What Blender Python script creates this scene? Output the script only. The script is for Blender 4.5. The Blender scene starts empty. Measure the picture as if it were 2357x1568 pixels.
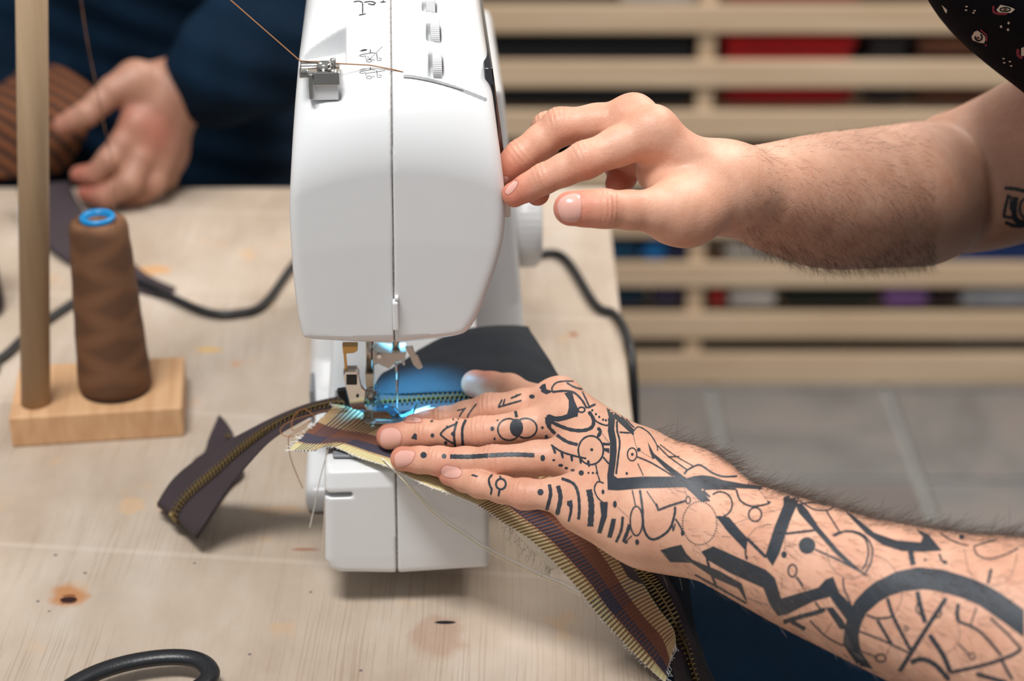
import bpy, bmesh, math, random
import numpy as np
from mathutils import Vector, Matrix
from mathutils.bvhtree import BVHTree
from mathutils.geometry import delaunay_2d_cdt

random.seed(7); RNG = np.random.default_rng(7)
SC = bpy.context.scene
COL = SC.collection
R = math.radians

# ------------------------------------------------------------------ camera
FPX = 4400.0                      # focal length in pixels of the 2357 px wide frame
PITCH = R(27.0)
CAM = np.array([0.0, 0.0, 0.554])  # z = 0 is the table top, metres
_cd = bpy.data.cameras.new('camera')
_cd.sensor_width = 36.0
_cd.lens = FPX / 2357.0 * 36.0
_cd.clip_start = 0.05
_cd.dof.use_dof = True
_cd.dof.focus_distance = 0.878
_cd.dof.aperture_fstop = 6.0
_co = bpy.data.objects.new('camera', _cd)
_co.location = CAM
_co.rotation_euler = (R(90) - PITCH, 0, 0)
COL.objects.link(_co)
SC.camera = _co

# ------------------------------------------------------------------ light
_w = bpy.data.worlds.new('world'); SC.world = _w; _w.use_nodes = True
_w.node_tree.nodes['Background'].inputs['Color'].default_value = (0.94, 0.97, 1.0, 1)
_w.node_tree.nodes['Background'].inputs['Strength'].default_value = 0.34
def area(name, loc, aim, sx, sy, power, col):
    d = bpy.data.lights.new(name, 'AREA'); d.shape = 'RECTANGLE'; d.size = sx; d.size_y = sy
    d.energy = power; d.color = col
    o = bpy.data.objects.new(name, d); COL.objects.link(o); o.location = loc
    o.rotation_euler = (Vector(aim) - Vector(loc)).to_track_quat('-Z', 'Y').to_euler()
    return o
area('ceiling_light', (-0.42, 0.12, 2.45), (-0.08, 0.82, 0.08), 1.0, 0.45, 52, (1.0, 0.985, 0.965))
area('ceiling_light', (0.9, 2.0, 1.9), (0.7, 2.0, 0), 1.6, 0.5, 36, (1.0, 0.93, 0.86))
SC.view_settings.view_transform = 'Standard'
SC.view_settings.look = 'None'
SC.view_settings.gamma = 1.0
SC.view_settings.use_curve_mapping = False
SC.view_settings.exposure = 0.27
SC.cycles.adaptive_threshold = 0.02
SC.cycles.max_bounces = 5
SC.cycles.diffuse_bounces = 3
SC.cycles.glossy_bounces = 3
SC.cycles.transmission_bounces = 4
SC.cycles.caustics_reflective = False
SC.cycles.caustics_refractive = False

# ------------------------------------------------------------------ where a pixel's ray meets a plane (layout measuring)
CP, SP = math.cos(PITCH), math.sin(PITCH)
def ray(px, py):
    x = (px - 1178.5) / FPX; y = -(py - 784.0) / FPX
    return np.array([x, CP + y * SP, -SP + y * CP])
def at_d(px, py, d): return CAM + ray(px, py) * d
def at_z(px, py, z):
    r = ray(px, py); return CAM + r * ((z - CAM[2]) / r[2])
def at_y(px, py, Y):
    r = ray(px, py); return CAM + r * (Y / r[1])
MO = np.array([-0.051, 0.794, 0.0]); MA = R(3.3)        # sewing machine: front centre of its arm, heading
MX = np.array([math.cos(MA), math.sin(MA), 0]); MY = np.array([-math.sin(MA), math.cos(MA), 0])
def loc(p): q = np.asarray(p) - MO; return np.array([q @ MX, q @ MY, q[2]])
def wl(l): return MO + MX * l[0] + MY * l[1] + np.array([0, 0, l[2]])
def L(px, py, yl):                                       # machine-local point at depth yl
    r = ray(px, py); t = (yl - (CAM - MO) @ MY) / (r @ MY); return loc(CAM + r * t)
def LZ(px, py, z): return loc(at_z(px, py, z))

# ------------------------------------------------------------------ materials
def S(r, g, b):
    f = lambda c: (c / 255 / 12.92) if c / 255 <= 0.04045 else ((c / 255 + 0.055) / 1.055) ** 2.4
    return (f(r), f(g), f(b), 1.0)
MATS = {}
class NT:
    def __init__(s, name):
        s.m = bpy.data.materials.new(name); s.m.use_nodes = True
        s.t = s.m.node_tree; s.b = s.t.nodes['Principled BSDF']; MATS[name] = s.m
    def n(s, typ, **kw):
        nd = s.t.nodes.new('ShaderNode' + typ)
        for k, v in kw.items():
            if k in nd.inputs and not hasattr(nd, k): nd.inputs[k].default_value = v
            else: setattr(nd, k, v)
        return nd
    def l(s, a, b): s.t.links.new(a, b)
    def set(s, **kw):
        for k, v in kw.items(): s.b.inputs[k.replace('_', ' ')].default_value = v
        return s
    def coord(s, kind='Object'):
        return s.n('TexCoord').outputs[kind]
    def mapping(s, vec, scale=(1, 1, 1), rot=(0, 0, 0), locn=(0, 0, 0)):
        mp = s.n('Mapping'); mp.inputs['Scale'].default_value = scale
        mp.inputs['Rotation'].default_value = rot; mp.inputs['Location'].default_value = locn
        s.l(vec, mp.inputs['Vector']); return mp.outputs[0]
    def noise(s, vec, scale, detail=3, rough=0.5):
        nd = s.n('TexNoise'); nd.inputs['Scale'].default_value = scale; nd.inputs['Detail'].default_value = detail
        nd.inputs['Roughness'].default_value = rough
        if vec is not None: s.l(vec, nd.inputs['Vector'])
        return nd.outputs[0]
    def math(s, op, a, b=None, clamp=False):
        nd = s.n('Math'); nd.operation = op; nd.use_clamp = clamp
        for i, v in enumerate((a, b)):
            if v is None: continue
            if isinstance(v, (int, float)): nd.inputs[i].default_value = v
            else: s.l(v, nd.inputs[i])
        return nd.outputs[0]
    def ramp(s, fac, stops, interp='LINEAR'):
        nd = s.n('ValToRGB'); cr = nd.color_ramp; cr.interpolation = interp
        while len(cr.elements) < len(stops): cr.elements.new(0.5)
        for e, (p, c) in zip(cr.elements, stops):
            e.position = p; e.color = c if len(c) == 4 else (*c, 1)
        s.l(fac, nd.inputs[0]); return nd.outputs[0]
    def mix(s, fac, a, b, mode='MIX'):
        nd = s.n('Mix'); nd.data_type = 'RGBA'; nd.blend_type = mode
        for i, v in ((0, fac), (6, a), (7, b)):
            if isinstance(v, (int, float)): nd.inputs[i].default_value = v
            elif isinstance(v, tuple): nd.inputs[i].default_value = v
            else: s.l(v, nd.inputs[i])
        return nd.outputs[2]
    def color(s, c):
        if isinstance(c, tuple): s.b.inputs['Base Color'].default_value = c
        else: s.l(c, s.b.inputs['Base Color'])
        return s
    def bump(s, h, dist=0.001, strength=1.0):
        nd = s.n('Bump'); nd.inputs['Distance'].default_value = dist; nd.inputs['Strength'].default_value = strength
        s.l(h, nd.inputs['Height']); s.l(nd.outputs[0], s.b.inputs['Normal']); return s
def plain(name, col, rough=0.5, metal=0.0, var=0.0, vscale=60, bump=0.0, bscale=400, coat=0.0):
    t = NT(name); t.set(Roughness=rough, Metallic=metal)
    if coat: t.b.inputs['Coat Weight'].default_value = coat
    if var:
        c = t.coord(); f = t.noise(c, vscale, 4)
        dk = tuple(x * (1 - var) for x in col[:3]) + (1,); lt = tuple(min(1, x * (1 + var)) for x in col[:3]) + (1,)
        t.color(t.ramp(f, [(0.3, dk), (0.7, lt)]))
    else: t.color(col)
    if bump: t.bump(t.noise(t.coord(), bscale, 3), bump)
    return t.m

# ------------------------------------------------------------------ objects
def link(o, parent=None):
    COL.objects.link(o)
    if parent is not None: o.parent = parent
    return o
def tag(o, label=None, cat=None, group=None, kind=None):
    if label: o['label'] = label
    if cat: o['category'] = cat
    if group: o['group'] = group
    if kind: o['kind'] = kind
    return o
def empty(name, p=(0, 0, 0), rz=0.0, label=None, cat=None, group=None):
    o = bpy.data.objects.new(name, None); o.location = p; o.rotation_euler = (0, 0, rz)
    link(o); return tag(o, label, cat, group)
def mobj(name, geo, mat, parent=None, smooth=False, uv=None, mesh_only=False):
    v, f = geo
    me = bpy.data.meshes.new(name); me.from_pydata([tuple(map(float, p)) for p in v], [], [tuple(map(int, q)) for q in f])
    if uv is not None:
        ul = me.uv_layers.new(name='UVMap'); li = np.empty(len(me.loops), np.int32); me.loops.foreach_get('vertex_index', li)
        ul.data.foreach_set('uv', np.asarray(uv, np.float32)[li].ravel())
    if smooth: me.polygons.foreach_set('use_smooth', np.ones(len(me.polygons), bool))
    me.materials.append(MATS[mat] if isinstance(mat, str) else mat); me.update()
    if mesh_only: return me
    return link(bpy.data.objects.new(name, me), parent)
def npobj(name, v, q, mat, parent=None, normals=None, attr=None):
    me = bpy.data.meshes.new(name); nv, nq = len(v), len(q)
    me.vertices.add(nv); me.vertices.foreach_set('co', np.ascontiguousarray(v, np.float32).ravel())
    me.loops.add(nq * 4); me.loops.foreach_set('vertex_index', np.ascontiguousarray(q, np.int32).ravel())
    me.polygons.add(nq); me.polygons.foreach_set('loop_start', np.arange(0, nq * 4, 4, dtype=np.int32))
    me.polygons.foreach_set('use_smooth', np.ones(nq, bool))
    me.update(calc_edges=True); me.validate()
    if attr is not None:
        a = me.attributes.new('tint', 'FLOAT', 'POINT'); a.data.foreach_set('value', np.ascontiguousarray(attr, np.float32))
    me.materials.append(MATS[mat] if isinstance(mat, str) else mat)
    if normals is not None: me.normals_split_custom_set_from_vertices([tuple(n) for n in normals.tolist()])
    return link(bpy.data.objects.new(name, me), parent)
def join(*gs):
    V, Fc = [], []
    for v, f in gs:
        n = len(V); V += [tuple(p) for p in v]; Fc += [tuple(i + n for i in q) for q in f]
    return V, Fc
def xf(g, M): return [tuple(M @ Vector(p)) for p in g[0]], g[1]
def moved(g, d): return [(p[0] + d[0], p[1] + d[1], p[2] + d[2]) for p in g[0]], g[1]
def rbox(lo, hi, r=0.0, seg=2):
    bm = bmesh.new(); bmesh.ops.create_cube(bm, size=1.0)
    lo, hi = np.minimum(lo, hi), np.maximum(lo, hi)
    for v in bm.verts: v.co = Vector([(lo[i] + hi[i]) / 2 + v.co[i] * (hi[i] - lo[i]) for i in range(3)])
    if r: bmesh.ops.bevel(bm, geom=bm.edges[:], offset=min(r, 0.49 * float((hi - lo).min())), segments=seg, profile=0.5, affect='EDGES')
    bm.verts.index_update(); g = ([tuple(v.co) for v in bm.verts], [tuple(v.index for v in f.verts) for f in bm.faces]); bm.free(); return g
def prism(poly, y0, y1, axis='y', r=0.0, seg=2):
    """polygon of (a, b) extruded along an axis: y -> (a, ., b); z -> (a, b, .); x -> (., a, b)"""
    def P(a, b, t): return {'y': (a, t, b), 'z': (a, b, t), 'x': (t, a, b)}[axis]
    bm = bmesh.new(); n = len(poly)
    v0 = [bm.verts.new(P(a, b, y0)) for a, b in poly]; v1 = [bm.verts.new(P(a, b, y1)) for a, b in poly]
    bm.faces.new(v0); bm.faces.new(v1[::-1])
    for i in range(n): bm.faces.new((v0[i], v0[(i + 1) % n], v1[(i + 1) % n], v1[i]))
    bmesh.ops.recalc_face_normals(bm, faces=bm.faces[:])
    if r: bmesh.ops.bevel(bm, geom=bm.edges[:], offset=r, segments=seg, profile=0.5, affect='EDGES')
    bm.verts.index_update(); g = ([tuple(v.co) for v in bm.verts], [tuple(v.index for v in f.verts) for f in bm.faces]); bm.free(); return g
def crom(P, n, closed=False):
    P = np.asarray(P, float); m = len(P); out = []
    segs = m if closed else m - 1
    for i in range(segs):
        g = lambda j: P[j % m] if closed else P[min(max(j, 0), m - 1)]
        p0, p1, p2, p3 = g(i - 1), g(i), g(i + 1), g(i + 2)
        for k in range(n):
            t = k / n
            out.append(0.5 * ((2 * p1) + (-p0 + p2) * t + (2 * p0 - 5 * p1 + 4 * p2 - p3) * t * t + (-p0 + 3 * p1 - 3 * p2 + p3) * t ** 3))
    if not closed: out.append(P[-1])
    return np.array(out)
def tube(path, r, n=8, closed=False, flat=1.0, cap=True):
    P = np.asarray(path, float); m = len(P); rr = np.broadcast_to(np.asarray(r, float), (m,))
    T = np.gradient(P, axis=0) if not closed else np.roll(P, -1, 0) - np.roll(P, 1, 0)
    T /= np.linalg.norm(T, axis=1)[:, None] + 1e-12
    u = np.cross(T[0], (0, 0, 1.0));
    if np.linalg.norm(u) < 1e-3: u = np.cross(T[0], (0, 1.0, 0))
    u /= np.linalg.norm(u); V = []
    for i in range(m):
        u = u - T[i] * (u @ T[i]); u /= np.linalg.norm(u) + 1e-12; w = np.cross(T[i], u)
        for k in range(n):
            a = 2 * math.pi * k / n
            V.append(P[i] + rr[i] * (u * math.cos(a) + w * math.sin(a) * flat))
    Fc = []
    for i in range(m if closed else m - 1):
        for k in range(n):
            a, b = i * n + k, i * n + (k + 1) % n; c, d = ((i + 1) % m) * n + (k + 1) % n, ((i + 1) % m) * n + k
            Fc.append((a, b, c, d))
    if cap and not closed: Fc += [tuple(range(n))[::-1], tuple(range((m - 1) * n, m * n))]
    return V, Fc
def lathe(prof, n=32, axis='z', c=(0, 0, 0)):
    V = []
    for r, h in prof:
        for k in range(n):
            a = 2 * math.pi * k / n; x, y = r * math.cos(a), r * math.sin(a)
            V.append({'z': (c[0] + x, c[1] + y, c[2] + h), 'x': (c[0] + h, c[1] + x, c[2] + y), 'y': (c[0] + x, c[1] + h, c[2] + y)}[axis])
    Fc = []
    for i in range(len(prof) - 1):
        for k in range(n): Fc.append((i * n + k, i * n + (k + 1) % n, (i + 1) * n + (k + 1) % n, (i + 1) * n + k))
    if prof[0][0] > 1e-6: Fc.append(tuple(range(n))[::-1])
    if prof[-1][0] > 1e-6: Fc.append(tuple(range((len(prof) - 1) * n, len(prof) * n)))
    return V, Fc
def cyl(a, b, r, n=16, r2=None):
    return tube([a, b], [r, r if r2 is None else r2], n)
def sheet(secs, nu=6, nv=8, thick=0.0008, wave=0.0, seed=1):
    """cloth: sections (each a list of points across), smooth both ways, with thickness. Returns geo, uv, top grid"""
    rows = [crom(s, nv) for s in secs]; A = np.array(rows)
    G = np.array([crom(A[:, j], nu) for j in range(A.shape[1])]).transpose(1, 0, 2)
    nU, nV = G.shape[:2]
    if wave:
        rg = np.random.default_rng(seed); ph = rg.random(6) * 6.28
        uu = np.linspace(0, 1, nU)[:, None]; vv = np.linspace(0, 1, nV)[None]
        G[..., 2] += wave * (np.sin(uu * 17 + ph[0] + vv * 3) + 0.6 * np.sin(uu * 31 + ph[1] - vv * 5) + 0.5 * np.sin(vv * 9 + ph[2])) / 2
    du = np.gradient(G, axis=0); dv = np.gradient(G, axis=1); N = np.cross(du, dv); N /= np.linalg.norm(N, axis=2)[..., None] + 1e-12
    if N[..., 2].mean() < 0: N = -N
    B = G - N * thick
    seg = np.linalg.norm(np.diff(G.mean(1), axis=0), axis=1); U = np.concatenate([[0], np.cumsum(seg)])
    uv = [(U[i], j / (nV - 1)) for i in range(nU) for j in range(nV)] * 2
    V = list(G.reshape(-1, 3)) + list(B.reshape(-1, 3)); off = nU * nV; Fc = []
    for i in range(nU - 1):
        for j in range(nV - 1):
            a, b, c, d = i * nV + j, (i + 1) * nV + j, (i + 1) * nV + j + 1, i * nV + j + 1
            Fc += [(a, b, c, d), (off + d, off + c, off + b, off + a)]
    rim = [(i, 0) for i in range(nU)] + [(nU - 1, j) for j in range(1, nV)] + [(i, nV - 1) for i in range(nU - 2, -1, -1)] + [(0, j) for j in range(nV - 2, 0, -1)]
    ids = [i * nV + j for i, j in rim]
    for a, b in zip(ids, ids[1:] + ids[:1]): Fc.append((b, a, off + a, off + b))
    return (V, Fc), uv, G, N

# ------------------------------------------------------------------ volume modelling: distance fields to one smooth skin
class Vox:
    def __init__(s, lo, hi, h):
        s.lo = np.array(lo, float); s.h = h; s.n = np.ceil((np.array(hi) - s.lo) / h).astype(int) + 1
        s.a = np.full(s.n, 0.05, np.float32)
        s.ax = [(s.lo[i] + h * np.arange(s.n[i])).astype(np.float32) for i in range(3)]
    def blk(s, lo, hi):
        i0 = np.clip(np.floor((np.array(lo) - s.lo) / s.h).astype(int), 0, s.n); i1 = np.clip(np.ceil((np.array(hi) - s.lo) / s.h).astype(int) + 1, 0, s.n)
        sl = tuple(slice(a, b) for a, b in zip(i0, i1))
        return sl, [s.ax[0][sl[0]][:, None, None], s.ax[1][sl[1]][None, :, None], s.ax[2][sl[2]][None, None, :]]
    @staticmethod
    def smin(a, b, k):
        h = np.maximum(k - np.abs(a - b), 0) / k
        return np.minimum(a, b) - h * h * k * 0.25
    @staticmethod
    def conef(X, a, b, ra, rb, flat=None):
        ba = b - a; L2 = float(ba @ ba) + 1e-12
        q = [X[i] - np.float32(a[i]) for i in range(3)]
        ln = math.sqrt(L2); sl_ = min(0.9, max(-0.9, (rb - ra) / ln)) if ln > 1e-4 else 0.0
        ax = (q[0] * ba[0] + q[1] * ba[1] + q[2] * ba[2]) / ln
        if abs(sl_) > 1e-3:
            pp = np.sqrt(np.maximum(q[0] ** 2 + q[1] ** 2 + q[2] ** 2 - ax * ax, 0)); ax = ax + pp * (sl_ / math.sqrt(1 - sl_ * sl_))
        t = np.clip(ax / ln, 0, 1)
        q = [q[i] - t * np.float32(ba[i]) for i in range(3)]
        if flat is not None:
            nrm, sc = flat; d = (q[0] * nrm[0] + q[1] * nrm[1] + q[2] * nrm[2]) * (1 / sc - 1)
            q = [q[i] + d * np.float32(nrm[i]) for i in range(3)]
        return np.sqrt(q[0] ** 2 + q[1] ** 2 + q[2] ** 2) - (ra + (rb - ra) * t)
    def add(s, d, sl, k):
        s.a[sl] = Vox.smin(s.a[sl], d, k) if k else np.minimum(s.a[sl], d)
    def cone(s, a, b, ra, rb, k=0.006, flat=None):
        a, b = np.asarray(a, float), np.asarray(b, float); m = max(ra, rb) * (1.0 if flat is None else max(1, flat[1])) + k + 4 * s.h
        sl, X = s.blk(np.minimum(a, b) - m, np.maximum(a, b) + m)
        s.add(Vox.conef(X, a, b, ra, rb, flat), sl, k)
    def ball(s, c, r, k=0.006): s.cone(c, np.asarray(c) + 1e-5, r, r, k)
    def chain(s, pts, rad, k=0.005):
        for i in range(len(pts) - 1): s.cone(pts[i], pts[i + 1], rad[i], rad[i + 1], k)
    def limb(s, pts, rad, k=0.012, n=6):
        P = crom(np.array([np.concatenate([p, [r]]) for p, r in zip(pts, rad)]), n)
        lo, hi = P[:, :3].min(0) - max(rad) - k - 4 * s.h, P[:, :3].max(0) + max(rad) + k + 4 * s.h
        sl, _ = s.blk(lo, hi); d = np.full(s.a[sl].shape, 0.05, np.float32); o = np.array([q.start for q in sl])
        for a, b in zip(P[:-1], P[1:]):
            m = max(a[3], b[3]) + k + 3 * s.h
            s2, X = s.blk(np.minimum(a[:3], b[:3]) - m, np.maximum(a[:3], b[:3]) + m)
            s3 = tuple(slice(q.start - o[i], q.stop - o[i]) for i, q in enumerate(s2))
            d[s3] = np.minimum(d[s3], Vox.conef(X, a[:3], b[:3], a[3], b[3]))
        s.add(d, sl, k)
    def finger(s, pts, rad, kroot=0.010, ktip=0.0012, crease=(), up=None):
        """one finger, joined softly at its root and crisply to its neighbours"""
        pts = [np.asarray(p, float) for p in pts]; m = max(rad) + kroot + 4 * s.h
        P = np.array(pts); sl, X = s.blk(P.min(0) - m, P.max(0) + m)
        d = None
        for i in range(len(pts) - 1):
            mid = (pts[i] + pts[i + 1]) / 2; rm = (rad[i] + rad[i + 1]) / 2 * 0.955
            for a, b, ra, rb in ((pts[i], mid, rad[i], rm), (mid, pts[i + 1], rm, rad[i + 1])):
                e = Vox.conef(X, a, b, ra, rb); d = e if d is None else Vox.smin(d, e, 0.0035)
        for j, amp in crease:                              # skin folds over a joint
            ax = pts[j + 1] - pts[j - 1]; ax /= np.linalg.norm(ax)
            q = [X[i] - np.float32(pts[j][i]) for i in range(3)]; t = q[0] * ax[0] + q[1] * ax[1] + q[2] * ax[2]
            if up is not None:
                w = np.clip((q[0] * up[0] + q[1] * up[1] + q[2] * up[2]) / rad[j], 0, 1)
            else: w = 1
            g = 0
            for o in (-0.0034, -0.0011, 0.0012, 0.0036): g = g + np.exp(-((t - o) / 0.0008) ** 2)
            d = d + amp * w * g * np.exp(-(t / 0.0045) ** 2) - amp * 1.1 * w * np.exp(-(t / 0.0045) ** 2)
        q = [X[i] - np.float32(pts[-1][i]) for i in range(3)]
        k = ktip + (kroot - ktip) * np.exp(-(q[0] ** 2 + q[1] ** 2 + q[2] ** 2) / (2.6 * rad[-1]) ** 2)
        s.a[sl] = Vox.smin(s.a[sl], d, k)
    def sample(s, P):
        f = (P - s.lo) / s.h; i = np.clip(np.floor(f).astype(int), 0, s.n - 2); t = f - i; v = 0; g = np.zeros_like(P)
        for dx in (0, 1):
            for dy in (0, 1):
                for dz in (0, 1):
                    c = s.a[i[:, 0] + dx, i[:, 1] + dy, i[:, 2] + dz]
                    wx, wy, wz = (t[:, 0] if dx else 1 - t[:, 0]), (t[:, 1] if dy else 1 - t[:, 1]), (t[:, 2] if dz else 1 - t[:, 2])
                    v = v + c * wx * wy * wz
                    g[:, 0] += (1 if dx else -1) * c * wy * wz; g[:, 1] += (1 if dy else -1) * c * wx * wz; g[:, 2] += (1 if dz else -1) * c * wx * wy
        g /= np.linalg.norm(g, axis=1)[:, None] + 1e-12
        return v, g
    def mesh(s, iters=2):
        v = s.a; sg = v < 0
        c = np.zeros(s.n - 1, np.uint8)
        for dx in (0, 1):
            for dy in (0, 1):
                for dz in (0, 1): c += sg[dx:s.n[0] - 1 + dx, dy:s.n[1] - 1 + dy, dz:s.n[2] - 1 + dz]
        I = np.argwhere((c > 0) & (c < 8)); idx = np.full(s.n - 1, -1, np.int32); idx[I[:, 0], I[:, 1], I[:, 2]] = np.arange(len(I))
        cor = [(x, y, z) for x in (0, 1) for y in (0, 1) for z in (0, 1)]
        val = {q: v[I[:, 0] + q[0], I[:, 1] + q[1], I[:, 2] + q[2]] for q in cor}
        acc = np.zeros((len(I), 3)); cnt = np.zeros(len(I))
        for q in cor:
            for a in range(3):
                if q[a]: continue
                r = list(q); r[a] = 1; r = tuple(r); va, vb = val[q], val[r]; m = (va < 0) != (vb < 0)
                t = np.where(m, va / np.where(m, va - vb, 1), 0); p = np.tile(np.array(q, float), (len(I), 1)); p[:, a] = t
                acc += p * m[:, None]; cnt += m
        P = s.lo + (I + acc / cnt[:, None]) * s.h
        Q = []
        for a in range(3):
            b, d = (a + 1) % 3, (a + 2) % 3
            s0 = [slice(None)] * 3; s1 = [slice(None)] * 3; s0[a] = slice(0, -1); s1[a] = slice(1, None)
            e = np.argwhere(sg[tuple(s0)] != sg[tuple(s1)])
            e = e[(e[:, b] > 0) & (e[:, d] > 0) & (e[:, b] < s.n[b] - 1) & (e[:, d] < s.n[d] - 1)]
            def cell(ob, od):
                f = e.copy(); f[:, b] += ob; f[:, d] += od; return idx[f[:, 0], f[:, 1], f[:, 2]]
            q = np.stack([cell(-1, -1), cell(0, -1), cell(0, 0), cell(-1, 0)], 1)
            fl = ~sg[e[:, 0], e[:, 1], e[:, 2]]; q[fl] = q[fl][:, ::-1]; Q.append(q)
        Q = np.concatenate(Q); Q = Q[(Q >= 0).all(1)]
        for _ in range(iters):
            d, g = s.sample(P); P = P - g * np.clip(d, -s.h, s.h)[:, None]
        return P, Q, s.sample(P)[1]
def poly_sdf(A, B, poly):
    poly = np.array(poly, float); d = np.full(np.broadcast(A, B).shape, 1e9); ins = np.zeros(d.shape, bool)
    for (x0, y0), (x1, y1) in zip(poly, np.roll(poly, -1, 0)):
        ex, ey = x1 - x0, y1 - y0; t = np.clip(((A - x0) * ex + (B - y0) * ey) / (ex * ex + ey * ey + 1e-18), 0, 1)
        d = np.minimum(d, (A - x0 - t * ex) ** 2 + (B - y0 - t * ey) ** 2)
        c = ((y0 <= B) & (B < y1)) | ((y1 <= B) & (B < y0))
        ins ^= c & (A < ex * (B - y0) / (ey if abs(ey) > 1e-12 else 1e-12) + x0)
    return (np.sqrt(d) * np.where(ins, -1, 1)).astype(np.float32)
def smax(a, b, k): return -Vox.smin(-a, -b, k)

# ------------------------------------------------------------------ ink, print and nails lying on a surface
class Ink:
    def __init__(s, tree, off=0.00012, ox=0, oy=0, sc=1.0):
        s.bv = tree; s.off = off; s.V = []; s.F = []; s.fat = 1.0; s.page(ox, oy, sc)
    def page(s, ox, oy, sc): s.ox, s.oy, s.sc = ox, oy, sc
    def px(s, p): return np.array([s.ox + p[0] / s.sc, s.oy + p[1] / s.sc])
    def hit(s, q, extra=0.0):
        r = ray(q[0], q[1]); h, n, i, d = s.bv.ray_cast(Vector(CAM), Vector(r).normalized())
        return None if h is None else np.array(h + n * (s.off + extra))
    def strip(s, P, w):
        P = np.asarray(P); T = np.gradient(P, axis=0); T /= np.linalg.norm(T, axis=1)[:, None] + 1e-9; N = np.stack([-T[:, 1], T[:, 0]], 1)
        m = max(2, int(np.max(w) / 5) + 1); prev = None
        for i in range(len(P)):
            row = [s.hit(P[i] + N[i] * w[i] * (j / m - 0.5)) for j in range(m + 1)]
            if any(r is None for r in row) or max(np.linalg.norm(row[j] - row[j + 1]) for j in range(m)) > 0.006: prev = None; continue
            b = len(s.V); s.V += row; cur = list(range(b, b + m + 1))
            if prev is not None and np.linalg.norm(s.V[prev[0]] - row[0]) < 0.006:
                for j in range(m): s.F.append((prev[j], prev[j + 1], cur[j + 1], cur[j]))
            prev = cur
    def line(s, w, pts, closed=False, smooth=True, taper=True):
        P = np.array([s.px(p) for p in pts]); w = w * s.fat / s.sc
        ln = np.linalg.norm(np.diff(P, axis=0), axis=1).mean()
        P = crom(P, max(2, int(ln / 3.5)), closed) if (smooth and len(P) > 2) or closed else np.concatenate([np.linspace(a, b, max(2, int(np.linalg.norm(b - a) / 3.5)) + 1)[(1 if i else 0):] for i, (a, b) in enumerate(zip(P[:-1], P[1:]))])
        if closed: P = np.concatenate([P, P[:2]])
        ww = np.full(len(P), w) * (1 + 0.10 * np.sin(np.arange(len(P)) * 1.7))
        if not closed and taper: ww[0] *= 0.6; ww[-1] *= 0.6
        s.strip(P, ww)
    def dots(s, w, pts, gap=None, closed=False):
        P = np.array([s.px(p) for p in pts]); P = crom(P, 24, closed); d = np.concatenate([[0], np.cumsum(np.linalg.norm(np.diff(P, axis=0), axis=1))])
        st = (gap or w * 1.9) / s.sc
        for t in np.arange(0, d[-1], st):
            s.disc(np.array([np.interp(t, d, P[:, 0]), np.interp(t, d, P[:, 1])]), w / s.sc / 2, w / s.sc / 2, raw=True, n=8)
    def disc(s, c, rx, ry, raw=False, n=16):
        if not raw: c = s.px(c); rx /= s.sc; ry /= s.sc
        rings = max(1, int(max(rx, ry) / 6)); h0 = s.hit(c)
        if h0 is None: return
        b = len(s.V); s.V.append(h0); pv = None
        for k in range(1, rings + 1):
            row = []
            for j in range(n):
                a = 6.28318 * j / n; h = s.hit(c + np.array([rx * math.cos(a), ry * math.sin(a)]) * k / rings)
                if h is None or np.linalg.norm(h - h0) > 0.03: h = h0
                row.append(len(s.V)); s.V.append(h)
            for j in range(n):
                j2 = (j + 1) % n
                s.F.append((b, row[j], row[j2]) if pv is None else (pv[j], row[j], row[j2], pv[j2]))
            pv = row
    def ring(s, w, c, rx, ry, a0=0, a1=360):
        full = a1 - a0 >= 360; n = 20
        pts = [(c[0] + rx * math.cos(R(a0 + (a1 - a0) * i / n)), c[1] + ry * math.sin(R(a0 + (a1 - a0) * i / n))) for i in range(n if full else n + 1)]
        s.line(w, pts, closed=full)
    def fill(s, pts, smooth=False, dome=0.0):
        P = np.array([s.px(p) for p in pts])
        if smooth: P = crom(P, 5, True)
        Q = []
        for a, b in zip(P, np.roll(P, -1, 0)):
            k = max(1, int(np.linalg.norm(b - a) / 6)); Q += [a + (b - a) * i / k for i in range(k)]
        Q = np.array(Q); lo, hi = Q.min(0), Q.max(0); gx, gy = np.meshgrid(np.arange(lo[0] + 3, hi[0], 6), np.arange(lo[1] + 3, hi[1], 6))
        sd = poly_sdf(gx, gy, Q); ins = sd < -2.5; I = np.stack([gx[ins], gy[ins]], 1)
        A = np.concatenate([Q, I]) if len(I) else Q; nb = len(Q)
        r = delaunay_2d_cdt([Vector(p) for p in A], [(i, (i + 1) % nb) for i in range(nb)], [], 1, 1e-4)
        hs = []
        for p in r[0]:
            e = 0.0
            if dome: e = dome * min(1.0, max(0.0, -float(poly_sdf(np.array([p.x]), np.array([p.y]), Q)[0])) / 7.0)
            hs.append(s.hit((p.x, p.y), e))
        mp = {}
        for f in r[2]:
            if any(hs[i] is None for i in f): continue
            q = [hs[i] for i in f]
            if max(np.linalg.norm(q[i] - q[i - 1]) for i in range(3)) > 0.012: continue
            for i in f:
                if i not in mp: mp[i] = len(s.V); s.V.append(hs[i])
            s.F.append(tuple(mp[i] for i in f))
    def build(s, name, mat, parent=None):
        v, f = s.V, s.F; s.V, s.F = [], []
        if not f: return None
        o = mobj(name, (v, f), mat, parent, smooth=True)
        if parent is not None and o.parent is not None: o.matrix_parent_inverse = parent.matrix_basis.inverted()
        me = o.data; bm = bmesh.new(); bm.from_mesh(me)
        for fc in bm.faces:
            fc.normal_update()
            if fc.normal.dot(Vector(CAM) - fc.calc_center_median()) < 0: fc.normal_flip()
        bm.to_mesh(me); bm.free(); return o
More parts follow.
